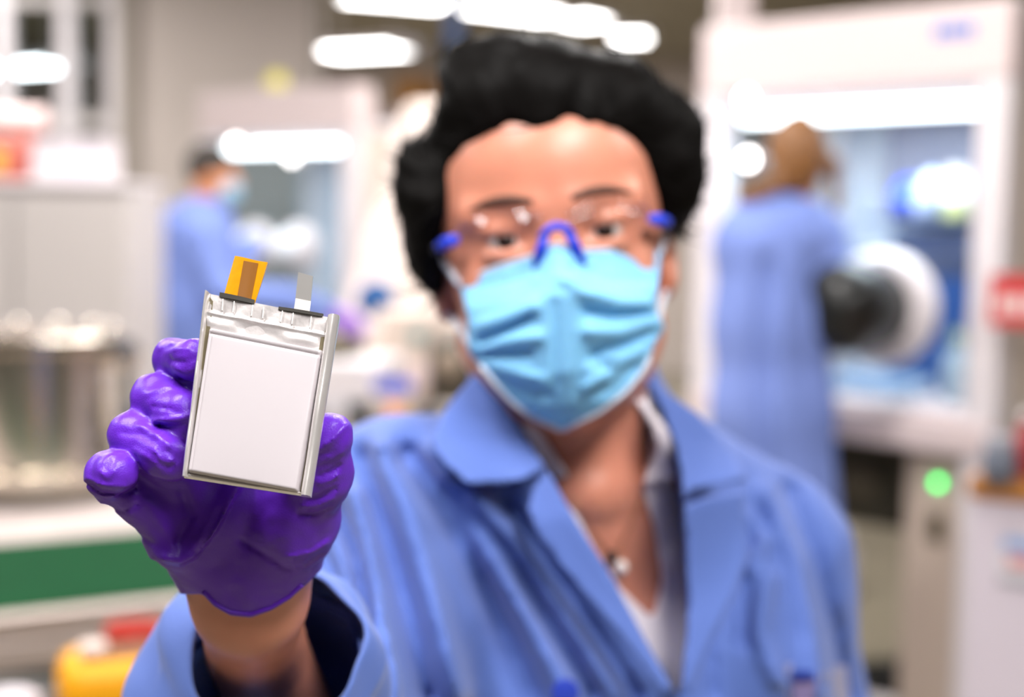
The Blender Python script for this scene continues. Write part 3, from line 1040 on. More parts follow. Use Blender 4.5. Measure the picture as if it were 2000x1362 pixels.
# white instrument with slanting beige hood
wi = empty('white_analyser', bpos(690, 3.74), -0.25)
tag(wi, 'white bench analyser right of the pouch cell', 'instrument')
hgt = z_at(690, 700, 3.7) - ZS
MB().span((-0.13, -0.12, 0), (0.10, 0.14, hgt), 0.015).build('housing', M_WHITE, wi)
MB().span((-0.11, -0.124, 0.02), (0.08, -0.1205, hgt * 0.45), 0.003).build('front_panel', mat('pale_grey_panel', (206, 204, 210), 0.5), wi)
MB().span((-0.10, -0.13, hgt * 0.12), (-0.02, -0.1245, hgt * 0.2), 0.002).build('slot', M_DARK, wi)
MB().span((-0.12, -0.06, hgt + 0.0005), (0.0, 0.10, hgt + 0.045), 0.01).build('top_unit', mat('olive_dark', (80, 70, 40), 0.5), wi)
hd_ = empty('beige_centrifuge', bpos(818, 4.08), 0.2)
tag(hd_, 'beige sloping instrument with teal button beside the collar', 'instrument')
h1 = z_at(812, 618, 3.85) - ZS
prof = [(-0.15, 0), (0.14, 0), (0.14, h1 * 0.75), (0.02, h1), (-0.10, h1), (-0.15, h1 * 0.55)]
MB().prism([(x, -0.11, z) for x, z in prof], [(x, 0.16, z) for x, z in prof]).build('housing', mat('instr_beige', (222, 204, 190), 0.5), hd_)
MB().lathe([(0.020, 0), (0.020, 0.010), (0.014, 0.013)], (-0.02, -0.111, z_at(800, 668, 3.75) - ZS), (0, -1, 0), 20).build('button', mat('teal_button', (96, 150, 150), 0.4), hd_, angle=40)
MB().span((-0.09, -0.116, h1 * 0.22), (0.06, -0.1105, h1 * 0.48), 0.004).build('display', mat('display_pink', (246, 224, 220), 0.4), hd_)
dv = empty('blue_dial', bpos(735, 4.3))
tag(dv, 'dark blue round flange on a stand left of the face', 'flange')
zd = z_at(735, 585, 4.3) - ZS
MB().lathe([(0.05, 0), (0.058, 0.006), (0.058, 0.026), (0.045, 0.034), (0.0, 0.036)], (0, 0, zd), (0, -1, 0), 28).build('disc', M_BLUE, dv, angle=40)
MB().tube([(0, 0.02, 0.012), (0, 0.02, zd)], 0.012, 10).build('stem', M_GREY, dv, smooth=True)
MB().lathe([(0.07, 0), (0.07, 0.01), (0.05, 0.013)], (0, 0.02, 0), (0, 0, 1), 24).build('foot', M_GREY, dv, angle=40)
mb_ = empty('motor_unit', bpos(915, 3.72), 0.1)
tag(mb_, 'dark motor unit with pale round cap beside the collar', 'motor')
hm = z_at(905, 665, 3.65) - ZS
MB().span((-0.10, -0.06, 0), (0.14, 0.16, hm), 0.03).build('motor_body', mat('motor_dark', (60, 52, 38), 0.5), mb_)
MB().lathe([(0.03, 0), (0.032, 0.008), (0.020, 0.016)], (-0.055, -0.061, z_at(866, 712, 3.6) - ZS), (0, -1, 0), 22).build('round_cap', mat('cap_taupe', (160, 142, 124), 0.5), mb_, angle=40)
MB().span((-0.09, -0.08, 0.0), (-0.01, -0.062, 0.06), 0.005).build('side_block', mat('block_pale', (206, 196, 186), 0.5), mb_)
jr = empty('lidded_jar', bpos(768, 3.50))
tag(jr, 'jar with blue lid and orange label on the side bench', 'jar')
hj = z_at(768, 745, 3.5) - ZS
MB().lathe([(0.046, 0), (0.050, 0.005), (0.050, hj * 0.72), (0.044, hj * 0.78)], seg=28).build('jar_body', mat('jar_pale', (226, 210, 200), 0.4), jr, angle=40)
MB().lathe([(0.048, hj * 0.785), (0.050, hj * 0.80), (0.050, hj - 0.004), (0.046, hj)], seg=28).build('lid', mat('lid_blue', (62, 80, 190), 0.4), jr, angle=40)
for k, (c_, a0, a1) in enumerate((((214, 92, 50), -1.75, -1.25), ((206, 150, 40), -1.25, -0.75))):
    arc = [a0 + (a1 - a0) * i / 5 for i in range(6)]
    fr = [(0.0515 * math.cos(a), 0.0515 * math.sin(a)) for a in arc]
    rows = [[(x, y, hj * 0.12) for x, y in fr], [(x, y, hj * 0.62) for x, y in fr]]
    solidify(MB().grid(rows).build('label_patch', mat('label_%d' % k, c_, 0.5), jr, smooth=True), 0.001)
bk = empty('black_case', bpos(704, 3.46), 0.1)
tag(bk, 'small black case left of the lidded jar', 'case')
MB().span((-0.030, -0.04, 0), (0.026, 0.05, 0.085), 0.008).build('case_body', mat('case_black', (16, 18, 18), 0.5), bk)
MB().span((-0.028, -0.043, 0.05), (0.024, -0.0405, 0.056)).build('seam', M_GREY, bk)
bk2 = empty('black_box', bpos(836, 3.46), 0.1)
tag(bk2, 'small black box right of the lidded jar', 'box')
MB().span((-0.035, -0.04, 0), (0.04, 0.05, 0.075), 0.008).build('box_body', mat('case_brown', (46, 38, 36), 0.5), bk2)
MB().span((-0.033, -0.043, 0.045), (0.038, -0.0405, 0.05)).build('seam', M_GREY, bk2)


# ================================================================== the two people behind
FARCOAT = mat('far_coat_blue', (112, 132, 196), 0.8)
FARSKIN = mat('far_skin', (206, 138, 98), 0.5)
BROWNHAIR = mat('brown_hair', (126, 82, 38), 0.55, noise=(30, 0.25))
DARKHAIR = mat('dark_hair', (36, 26, 16), 0.5)


def plane_root(name, p, label, cat):
    t = empty(name, on_floor(p))
    tag(t, label, cat)
    return t


def pp(t, o):
    o.parent = t
    o.matrix_parent_inverse = Matrix.Translation(-t.location)
    return o


def legs(t, c, spread, facing, zhip=0.86):
    fx, fy = facing
    TF_ = Field((c[0] - 0.3, c[1] - 0.3, 0.06), (c[0] + 0.3, c[1] + 0.3, zhip + 0.12), 0.014)
    for s in (-1, 1):
        hip = np.array([c[0] - fy * s * spread, c[1] + fx * s * spread, zhip])
        TF_.chain([hip, hip + (fx * 0.015, fy * 0.015, -0.40), np.array([hip[0], hip[1], 0.11])], [0.085, 0.06, 0.05], 0.03)
    pp(t, TF_.mesh('trousers', TROUSER, None, smooth_iter=2))
    for s in (-1, 1):
        h = np.array([c[0] - fy * s * spread, c[1] + fx * s * spread, 0.0])
        S_ = Field((h[0] - 0.2, h[1] - 0.2, -0.01), (h[0] + 0.2, h[1] + 0.2, 0.16), 0.009)
        S_.chain([h + (-fx * 0.04, -fy * 0.04, 0.045), h + (fx * 0.07, fy * 0.07, 0.04), h + (fx * 0.14, fy * 0.14, 0.032)], [0.042, 0.04, 0.03], 0.02)
        S_.cone(h + (0, 0, 0.05), h + (0, 0, 0.11), 0.04, 0.045, 0.02)
        S_.half((0, 0, 0.003), (0, 0, -1))
        pp(t, S_.mesh('shoe', SHOE, None, smooth_iter=1))


TROUSER = mat('dark_trousers', (40, 42, 50), 0.8)
SHOE = mat('black_shoes', (25, 24, 24), 0.5)

# ---- the person at the nearer glovebox, seen from behind
d2 = 3.72
b2 = plane_root('person', P(1515, 900, d2), 'person in blue lab coat, back turned, reaching into the nearer glovebox', 'person')
LO, HI = np.array([0.40, 3.30, 0.60]), np.array([1.20, 4.12, 1.82])
hc = P(1560, 305, d2)
BF = Field(LO, HI, 0.009)
BF.ell(hc, (0.068, 0.085, 0.098), None)
BF.ell(hc + (0.02, 0.05, -0.03), (0.05, 0.055, 0.075), None, 0.03)
BF.ell(hc + (0.035, 0.115, -0.03), (0.014, 0.02, 0.016), None, 0.015)
BF.cone(hc + (0, 0, -0.06), P(1535, 440, d2), 0.052, 0.058, 0.03)
BF.cone(P(1455, 450, d2), P(1600, 450, d2), 0.06, 0.06, 0.05)
BF.chain([P(1610, 455, d2), P(1640, 560, d2 - 0.06), P(1625, 610, d2 + 0.0), P(1700, 605, 3.70)], [0.05, 0.042, 0.038, 0.028], 0.02)
BF.cone(P(1520, 500, d2), P(1515, 850, d2), 0.13, 0.12, 0.06)
hand2 = P(1790, 625, 3.84)
BF.cone(P(1700, 605, 3.70), hand2, 0.03, 0.026, 0.02)
for k in range(5):
    q0 = hand2 + np.array([0.02, 0.03, 0.02 - k * 0.012])
    BF.cone(q0, q0 + np.array([0.03 - 0.004 * abs(k - 2), 0.05 - 0.006 * abs(k - 2), -0.005 * k]), 0.010, 0.008, 0.006)
pp(b2, BF.mesh('body', FARSKIN, None, smooth_iter=2))
HFd = Field(hc - 0.25, hc + 0.25, 0.008)
HFd.ell(hc + (-0.008, -0.012, 0.012), (0.074, 0.090, 0.104), None)
HFd.ell(hc + (-0.015, -0.05, -0.055), (0.055, 0.045, 0.05), None, 0.03)
HFd.cone(hc + (0.085, -0.01, -0.02), hc + (0.098, 0.0, -0.13), 0.020, 0.014, 0.02)
HFd.cone(hc + (0.03, -0.02, 0.02), hc + (0.085, -0.01, -0.02), 0.04, 0.02, 0.02)
HFd.cone(hc + (-0.05, -0.055, -0.07), hc + (-0.115, -0.07, -0.095), 0.022, 0.026, 0.02)
HFd.cone(hc + (-0.115, -0.07, -0.095), hc + (-0.16, -0.05, -0.115), 0.026, 0.012, 0.02)
HFd.ell(hc + (0.055, 0.075, -0.045), (0.045, 0.05, 0.07), None, 0.01, 'sub')
idx, p, *_ = HFd.near(0.03)
HFd.d[idx] -= (0.006 * vnoise(p * np.array([1, 1, 0.4]), 40, 51)).astype(f32)
pp(b2, HFd.mesh('hair', BROWNHAIR, None, smooth_iter=1))
CFd = Field(LO, HI, 0.009)
CFd.cone(P(1462, 470, d2), P(1592, 462, d2), 0.082, 0.080, 0.05)
CFd.cone(P(1500, 450, d2), P(1545, 425, d2), 0.07, 0.068, 0.04)
CFd.chain([P(1508, 500, d2), P(1506, 640, d2), P(1508, 800, d2), P(1520, 1050, d2)], [0.150, 0.145, 0.150, 0.165], 0.06)
CFd.chain([P(1605, 480, d2), P(1640, 560, d2 - 0.06), P(1622, 600, d2 - 0.03)], [0.066, 0.056, 0.055], 0.03)
CFd.chain([P(1462, 480, d2 + 0.05), P(1450, 640, d2 + 0.12), P(1530, 700, d2 + 0.16)], [0.07, 0.055, 0.05], 0.03)
bump_lines(CFd, 0.04, [([(1470, 470), (1450, 650), (1455, 900), (1440, 1100)], 16, 0.014), ([(1500, 520), (1490, 700), (1495, 900), (1480, 1100)], 16, -0.016),
                       ([(1540, 520), (1530, 650), (1520, 900), (1510, 1100)], 16, 0.012), ([(1585, 500), (1570, 640), (1600, 900), (1610, 1050)], 18, -0.010)])
CFd.half((0, 0, 0.68), (0, 0, -1))
coat2 = pp(b2, CFd.mesh('lab_coat', FARCOAT, None, smooth_iter=2))
CO = Field(LO, HI, 0.009)
CO.cone(P(1500, 420, d2), P(1545, 402, d2), 0.062, 0.060, 0.02)
CO.cone(P(1530, 380, d2), P(1520, 330, d2), 0.05, 0.05, 0.0, 'sub')
pp(b2, CO.mesh('collar', FARCOAT, None, smooth_iter=2))
c2 = P(1518, 900, d2)
legs(b2, c2, 0.075, (0.66, 0.75), 0.72)
# black port sleeve between her arm and the ring
rp = np.array(inside(gb1, 0.66 * w1_, -0.03, 1.245))
sl_ = MB()
e0 = P(1592, 600, d2 - 0.13)
axv = rp - e0
prof = [(0.062, 0.0), (0.085, 0.015), (0.110, 0.05), (0.124, 0.10), (0.124, 0.18), (0.106, float(np.linalg.norm(axv)))]
sl_.lathe(prof, vec(e0), vec(axv), 36)
sleeve = sl_.build('glove_sleeve', mat('black_butyl', (18, 19, 18), 0.35), None, smooth=True)
sleeve.parent = gb1
_r = Matrix.Translation(gb1.location) @ Matrix.Rotation(gb1.rotation_euler[2], 4, 'Z')
sleeve.matrix_parent_inverse = _r.inverted()
pg = Field(hand2 - 0.20, hand2 + 0.14, 0.007)
pg.cone(P(1690, 606, 3.70), hand2, 0.038, 0.034, 0.02)
for k in range(5):
    q0 = hand2 + np.array([0.02, 0.03, 0.02 - k * 0.012])
    pg.cone(q0, q0 + np.array([0.03 - 0.004 * abs(k - 2), 0.05 - 0.006 * abs(k - 2), -0.005 * k]), 0.014, 0.012, 0.006)
pp(b2, pg.mesh('glove', mat('violet_glove', (86, 60, 190), 0.45), None, smooth_iter=1))

# ---- the man at the farther glovebox
d3 = 5.5
m3 = plane_root('person', P(395, 600, d3), 'person in blue coat and mask reaching out at the farther glovebox', 'person')
h3 = P(416, 338, d3)
LO, HI = np.array([-1.60, 5.15, 0.60]), np.array([-0.40, 5.95, 1.85])
BF = Field(LO, HI, 0.010)
BF.ell(h3, (0.082, 0.070, 0.095), None)
BF.ell(h3 + (0.030, -0.005, -0.055), (0.055, 0.055, 0.075), None, 0.03)
BF.ell(h3 + (0.092, -0.005, -0.035), (0.020, 0.014, 0.020), None, 0.015)
BF.ell(h3 + (-0.005, -0.068, -0.03), (0.018, 0.010, 0.032), None, 0.006)
BF.cone(h3 + (-0.02, 0, -0.07), P(392, 450, d3), 0.055, 0.060, 0.03)
BF.cone(P(388, 500, d3), P(385, 800, d3), 0.12, 0.12, 0.03)
ar = [P(395, 465, d3 - 0.10), P(430, 575, d3 - 0.14), P(560, 588, d3 - 0.10), P(645, 615, d3 - 0.02), P(668, 626, d3)]
BF.chain(ar, [0.06, 0.045, 0.04, 0.028, 0.03], 0.02)
for k in range(5):
    q0 = ar[-1] + np.array([0.015, 0.0, 0.02 - 0.012 * k])
    BF.cone(q0, q0 + np.array([0.065 - 0.008 * abs(k - 2), 0.0, -0.02 - 0.004 * k]), 0.010, 0.008, 0.006)
pp(m3, BF.mesh('body', FARSKIN, None, smooth_iter=2))
HFd = Field(h3 - 0.2, h3 + 0.2, 0.008)
HFd.ell(h3 + (-0.012, 0.0, 0.028), (0.092, 0.080, 0.092), None)
HFd.ell(h3 + (0.05, 0.0, -0.075), (0.09, 0.12, 0.075), None, 0.012, 'sub')
HFd.ell(h3 + (-0.005, -0.06, -0.045), (0.035, 0.04, 0.04), None, 0.01, 'sub')
pp(m3, HFd.mesh('hair', DARKHAIR, None, smooth_iter=1))
MF = Field(h3 - 0.2, h3 + 0.2, 0.007)
MF.ell(h3 + (0.052, -0.005, -0.072), (0.055, 0.060, 0.052), None)
MF.ell(h3 + (-0.01, 0, -0.06), (0.055, 0.1, 0.1), None, 0.006, 'sub')
pp(m3, MF.mesh('face_mask', mat('far_mask', (150, 196, 222), 0.7), None, smooth_iter=1))
CFd = Field(LO, HI, 0.010)
CFd.chain([P(388, 470, d3), P(384, 620, d3), P(382, 900, d3)], [0.150, 0.150, 0.165], 0.05)
CFd.cone(P(375, 452, d3), P(398, 425, d3), 0.12, 0.088, 0.05)
CFd.chain([P(393, 470, d3 - 0.10), P(428, 575, d3 - 0.14), P(560, 588, d3 - 0.10), P(630, 608, d3 - 0.03)], [0.085, 0.066, 0.058, 0.050], 0.03)
CFd.chain([P(410, 470, d3 + 0.12), P(450, 540, d3 + 0.18), P(490, 480, d3 + 0.32)], [0.075, 0.062, 0.052], 0.03)
bump_lines(CFd, 0.04, [([(350, 450), (345, 600), (350, 800)], 14, -0.012), ([(400, 480), (385, 620), (395, 800)], 14, -0.012), ([(440, 560), (500, 585), (560, 580)], 9, 0.010)])
CFd.half((0, 0, 0.68), (0, 0, -1))
pp(m3, CFd.mesh('lab_coat', FARCOAT, None, smooth_iter=2))
pg = Field(ar[-1] - 0.14, ar[-1] + 0.16, 0.007)
pg.cone(ar[-2], ar[-1], 0.036, 0.040, 0.02)
for k in range(5):
    q0 = ar[-1] + np.array([0.015, 0.0, 0.02 - 0.012 * k])
    pg.cone(q0, q0 + np.array([0.065 - 0.008 * abs(k - 2), 0.0, -0.02 - 0.004 * k]), 0.015, 0.012, 0.008)
pp(m3, pg.mesh('glove', M_PURPLE, None, smooth_iter=1))
legs(m3, P(385, 600, d3), 0.075, (0.95, 0.3), 0.74)

# ================================================================== the woman in front
SKIN = mat('skin', (212, 140, 114), 0.38, sss=0.15, noise=(60, 0.05))
COATBLUE = mat('lab_coat_cotton', (80, 107, 180), 0.75, sheen=0.2, bump=(900, 0.15))
GLOVE = mat('purple_nitrile', (98, 40, 188), 0.36, spec=0.4, bump=(1400, 0.12))
SHIRT = mat('white_shirt', (238, 228, 232), 0.8, bump=(700, 0.1))
HAIR = mat('black_hair', (8, 6, 5), 0.55, spec=0.07)
MASKM = mat('mask_blue', (128, 196, 240), 0.75, sss=0.1, bump=(1200, 0.12))
TROUSER = mat('dark_trousers', (40, 42, 50), 0.8)
SHOE = mat('black_shoes', (25, 24, 24), 0.5)

woman = empty('person', (0.09, 1.03, 0))
tag(woman, 'person in blue lab coat and mask holding up a pouch cell in a purple glove', 'person')


def child(o, parent=woman):
    """keep world placement while parenting to an unrotated empty"""
    o.parent = parent
    o.matrix_parent_inverse = parent.matrix_world.inverted() if parent.type != 'EMPTY' else Matrix.Translation(-parent.location)
    return o


# ---- head frame: x to the picture's right, y up, z towards the viewer (origin between the eyes)
tl = math.radians(6.0)
HX = math.cos(tl) * CR + math.sin(tl) * CU
HU = -math.sin(tl) * CR + math.cos(tl) * CU
HF = -CF
HC = P(1084, 459, 0.885)
HA = np.stack([HX, HU, HF])


def H(x, y, z):
    return HC + x * HX + y * HU + z * HF


# ---- gloved right hand
Wr = P(489, 1185, 0.628)
fingers = {
    'index': ([P(520, 930, 0.598), P(340, 702, 0.582), P(384, 704, 0.563), P(410, 712, 0.561)], [0.0125, 0.0085, 0.0083, 0.0074]),
    'middle': ([P(452, 955, 0.594), P(306, 778, 0.573), P(356, 810, 0.560), P(378, 826, 0.561)], [0.0125, 0.0100, 0.0095, 0.0080]),
    'ring': ([P(396, 985, 0.588), P(262, 852, 0.566), P(322, 888, 0.556), P(340, 902, 0.557)], [0.0120, 0.0098, 0.0092, 0.0080]),
    'pinky': ([P(338, 1020, 0.584), P(226, 948, 0.568), P(214, 928, 0.560), P(226, 926, 0.553)], [0.0110, 0.0088, 0.0093, 0.0088]),
}
thumb = ([P(520, 1110, 0.614), P(585, 1010, 0.590), P(630, 930, 0.574), P(646, 862, 0.562)], [0.020, 0.0140, 0.0102, 0.0085])


def hand_shapes(F, off=0.0, k=0.006):
    # palm
    F.cone(Wr, P(452, 985, 0.597), 0.022 + off, 0.0130 + off, 0.012)
    F.cone(P(470, 1160, 0.626), P(345, 1030, 0.587), 0.020 + off, 0.0125 + off, 0.014)
    F.cone(P(480, 1150, 0.626), P(400, 1000, 0.592), 0.019 + off, 0.013 + off, 0.014)
    F.cone(P(500, 1150, 0.626), P(520, 960, 0.600), 0.019 + off, 0.013 + off, 0.014)
    F.cone(P(500, 1140, 0.622), P(566, 1035, 0.594), 0.021 + off, 0.0155 + off, 0.014)
    F.cone(P(345, 1030, 0.587), P(520, 945, 0.598), 0.0115 + off, 0.0125 + off, 0.012)
    F.chain(thumb[0], [r + off for r in thumb[1]], 0.010)
    # fingers grow in their own fields so that neighbours stay separate
    for nm in ('index', 'middle', 'ring', 'pinky'):
        pts, rs = fingers[nm]
        G = Field(np.min(pts, 0) - 0.03, np.max(pts, 0) + 0.03, F.h) if False else None
        F.chain(pts[:2], [r + off for r in rs[:2]], 0.004)
    for nm in ('index', 'middle', 'ring', 'pinky'):
        pts, rs = fingers[nm]
        F.chain(pts[1:], [r + off for r in rs[1:]], 0.0022)


gp = np.array([P(140, 640, 0.545), P(700, 640, 0.545), P(140, 1230, 0.545), P(140, 640, 0.64), P(720, 1230, 0.64), P(700, 640, 0.64), P(140, 1230, 0.64)])
G = Field(gp.min(0) - 0.004, gp.max(0) + 0.004, 0.00105)
hand_shapes(G)
# flat pad on the thumb tip
G.ell(P(648, 842, 0.562), (0.0078, 0.0070, 0.0085), np.stack([CR, CU, CF]), 0.004)
# creases and slack of the glove
wr = [
    ([(322, 1097), (352, 1103), (382, 1088), (420, 1040), (450, 985), (480, 930)], 6, 0.0058, -1),
    ([(600, 975), (625, 972), (655, 955)], 4, -0.0009), ([(590, 990), (620, 990), (650, 975)], 4, 0.0008),
    ([(585, 1005), (615, 1004), (645, 990)], 4, -0.0008), ([(620, 930), (650, 920), (662, 910)], 4, -0.0008),
    ([(618, 905), (645, 898), (668, 884)], 4, 0.0007), ([(620, 945), (648, 938), (660, 930)], 3, 0.0007),
    ([(620, 880), (650, 858), (675, 832)], 7, 0.0014), ([(618, 895), (640, 893)], 4, 0.0007),
    ([(470, 1055), (520, 1085), (560, 1110)], 6, -0.0008), ([(560, 1090), (610, 1080), (640, 1060)], 5, 0.0009),
    ([(600, 1100), (630, 1080)], 5, -0.0008), ([(430, 1000), (405, 1050), (385, 1080)], 7, -0.0016),
    ([(355, 960), (372, 1010), (345, 1060)], 10, -0.0014), ([(290, 985), (320, 1030), (340, 1070)], 10, 0.0010),
    ([(250, 1040), (280, 1050), (300, 1062)], 4, -0.0007), ([(205, 985), (240, 1000), (268, 985)], 4, -0.0009),
    ([(172, 945), (200, 962), (240, 965), (265, 955)], 5, -0.0012), ([(170, 936), (205, 950), (245, 950)], 4, 0.0007),
    ([(195, 920), (210, 935), (225, 918)], 4, 0.0007), ([(215, 900), (205, 915)], 4, -0.0006),
    ([(300, 880), (320, 905), (340, 900)], 4, 0.0009), ([(318, 905), (335, 915), (345, 895)], 4, -0.0009),
    ([(325, 880), (340, 890)], 4, -0.0008), ([(262, 880), (300, 900), (310, 915)], 5, 0.0008),
    ([(240, 845), (275, 850), (300, 865)], 6, -0.0007), ([(270, 830), (300, 845), (330, 870)], 5, 0.0008),
    ([(300, 822), (340, 820), (375, 812)], 5, 0.0010), ([(310, 832), (350, 834), (376, 826)], 5, -0.0010),
    ([(300, 795), (330, 798), (350, 808)], 4, -0.0006), ([(285, 770), (310, 760), (335, 752)], 5, 0.0006),
    ([(325, 690), (345, 680), (370, 682)], 5, 0.0008), ([(335, 705), (360, 708), (380, 700)], 4, -0.0009),
    ([(310, 680), (330, 670), (350, 668)], 4, 0.0006), ([(340, 720), (365, 730), (380, 720)], 5, 0.0007),
]
wr = [(L[0], L[1], L[2] * (1.3 if len(L) == 3 else 1.0)) + tuple(L[3:]) for L in wr]
bump_lines(G, 0.006, wr)
idx, p, u, v, dep = G.near(0.006)
G.d[idx] -= (0.00035 * vnoise(p, 140, 3) + 0.0003 * vnoise(p, 260, 4)).astype(f32)
# hem of the glove at the wrist
hem = [(395, 1161), (420, 1186), (450, 1203), (490, 1207), (530, 1193), (565, 1172), (598, 1143), (650, 1090)]
hu, hv = np.array([a for a, b in hem], float), np.array([b for a, b in hem], float)
X, Y, Z = np.meshgrid(*G.ax, indexing='ij', sparse=True)
rel = [X - f32(CAM[0]), Y - f32(CAM[1]), Z - f32(CAM[2])]
dd = rel[0] * f32(CF[0]) + rel[1] * f32(CF[1]) + rel[2] * f32(CF[2])
uu = 1000 + FPX * (rel[0] * f32(CR[0]) + rel[1] * f32(CR[1]) + rel[2] * f32(CR[2])) / dd
vv = 681 - FPX * (rel[0] * f32(CU[0]) + rel[1] * f32(CU[1]) + rel[2] * f32(CU[2])) / dd
hemv = np.interp(uu, hu, hv).astype(f32)
G.d = np.maximum(G.d, ((vv - hemv) * f32(0.628 / FPX) * f32(0.8)))
glove = child(G.mesh('glove', GLOVE, None, smooth_iter=1))
glove['label'] = 'purple nitrile glove on the raised hand'
del G, uu, vv, hemv, dd, rel

# ---- body: head, neck, chest and the raised arm as one surface
EL = P(585, 1510, 0.83)                 # elbow of the raised arm
RS = P(800, 1035, 0.965)                 # shoulder of the raised arm
LS = P(1490, 1085, 1.085)                # other shoulder
LE = P(1655, 1900, 1.17)                # other elbow
yaw = math.radians(-24)
TA = np.array([[math.cos(yaw), -math.sin(yaw), 0], [math.sin(yaw), math.cos(yaw), 0], [0, 0, 1.0]])
TA = np.array([[math.cos(0.42), math.sin(0.42), 0], [-math.sin(0.42), math.cos(0.42), 0], [0, 0, 1.0]])
NB = P(1128, 960, 1.00)                 # base of the neck


def torso_shapes(F, off):
    F.ell((0.075, 1.045, 1.10), (0.160 + off, 0.105 + off, 0.20 + off), TA, 0.05, pad=0.02)
    F.ell((0.085, 1.055, 0.92), (0.15 + off, 0.105 + off, 0.25 + off), TA, 0.05, pad=0.02)
    F.cone(RS, NB + np.array([0, 0.02, -0.035]), 0.050 + off, 0.045 + off, 0.035, pad=0.02)
    F.cone(LS, NB + np.array([0, 0.02, -0.035]), 0.036 + off, 0.045 + off, 0.035, pad=0.02)
    F.ell(P(1010, 1330, 0.98), (0.06 + off, 0.05 + off, 0.06 + off), None, 0.06, pad=0.02)
    F.ell(P(1370, 1330, 1.03), (0.06 + off, 0.05 + off, 0.06 + off), None, 0.06, pad=0.02)


B = Field((-0.24, 0.56, 0.98), (0.34, 1.24, 1.64), 0.003)
torso_shapes(B, 0.0)
B.cone(NB + np.array([0, 0.0, -0.01]), H(0.004, -0.075, -0.095), 0.052, 0.047, 0.03)
for s in (-1, 1):                       # sinews and collar bones
    B.cone(H(s * 0.05, -0.05, -0.10), P(1150 + s * 22, 965, 0.955), 0.012, 0.009, 0.02)
    B.cone(P(1150 + s * 25, 965, 0.955), P(1150 + s * 170, 940, 0.975 + 0.02 * s), 0.008, 0.008, 0.018)
# raised arm and the hand that fills the glove
B.cone(RS, EL, 0.040, 0.030, 0.02)
B.chain([EL, P(545, 1380, 0.76), P(500, 1265, 0.685), Wr], [0.030, 0.027, 0.0240, 0.0225], 0.003)
B.cone(LS, LE, 0.044, 0.038, 0.02)
hand_shapes(B, -0.0028)
# head
B.ell(H(0, 0.035, -0.092), (0.074, 0.084, 0.096), HA, 0.0)
B.ell(H(0, 0.012, -0.055), (0.066, 0.066, 0.058), HA, 0.03)
B.ell(H(0, -0.045, -0.060), (0.063, 0.066, 0.060), HA, 0.03)
B.cone(H(-0.05, -0.065, -0.085), H(-0.012, -0.103, -0.030), 0.014, 0.014, 0.03)
B.cone(H(0.05, -0.065, -0.085), H(0.012, -0.103, -0.030), 0.014, 0.014, 0.03)
B.ell(H(0, -0.098, -0.022), (0.018, 0.014, 0.015), HA, 0.02)
B.ell(H(0, 0.052, -0.045), (0.055, 0.038, 0.045), HA, 0.03)      # forehead
for s in (-1, 1):
    B.cone(H(s * 0.012, 0.016, 0.003), H(s * 0.050, 0.018, -0.013), 0.006, 0.006, 0.014)      # brow
    B.ell(H(s * 0.042, -0.030, -0.024), (0.016, 0.014, 0.012), HA, 0.02)                      # cheek
    B.ell(H(s * 0.031, 0.001, 0.0115), (0.0165, 0.0095, 0.012), HA, 0.010, 'sub')              # socket
    B.ell(H(s * 0.031, 0.0065, -0.0045), (0.0155, 0.0060, 0.0115), HA, 0.004)                 # upper lid
    B.ell(H(s * 0.031, -0.0090, -0.0060), (0.0150, 0.0055, 0.0115), HA, 0.004)                # lower lid
    B.ell(H(s * 0.076, -0.016, -0.092), (0.010, 0.030, 0.018), HA, 0.006)                     # ear
    B.ell(H(s * 0.082, -0.012, -0.082), (0.005, 0.016, 0.009), HA, 0.005, 'sub')
B.cone(H(0, 0.008, -0.002), H(0, -0.040, 0.014), 0.0065, 0.0105, 0.012)                       # nose
for s in (-1, 1):
    B.ell(H(s * 0.011, -0.043, 0.006), (0.0075, 0.006, 0.009), HA, 0.006)
B.cone(H(-0.018, -0.070, -0.004), H(0.018, -0.070, -0.004), 0.007, 0.007, 0.012)              # mouth
child(B.mesh('body', SKIN, None, smooth_iter=2))
del B

# ---- eyes
def iris_mat():
    m = bpy.data.materials.new('eyeball')
    m.use_nodes = True
    nt = m.node_tree
    b = nt.nodes['Principled BSDF']
    b.inputs['Roughness'].default_value = 0.12
    tc = nt.nodes.new('ShaderNodeTexCoord')
    vm = nt.nodes.new('ShaderNodeVectorMath')
    vm.operation = 'DISTANCE'
    vm.inputs[1].default_value = (0, 0, 0.0115)
    rp = nt.nodes.new('ShaderNodeValToRGB')
    mul = nt.nodes.new('ShaderNodeMath')
    mul.operation = 'MULTIPLY'
    mul.inputs[1].default_value = 60.0
    rp.color_ramp.interpolation = 'CONSTANT'
    rp.color_ramp.elements[0].color = (0.004, 0.003, 0.003, 1)
    rp.color_ramp.elements[1].position = 0.16
    rp.color_ramp.elements[1].color = (0.03, 0.014, 0.008, 1)
    e = rp.color_ramp.elements.new(0.37)
    e.color = (0.62, 0.52, 0.48, 1)
    nt.links.new(tc.outputs['Object'], vm.inputs[0])
    nt.links.new(vm.outputs['Value'], mul.inputs[0])
    nt.links.new(mul.outputs[0], rp.inputs['Fac'])
    nt.links.new(rp.outputs['Color'], b.inputs['Base Color'])
    return m


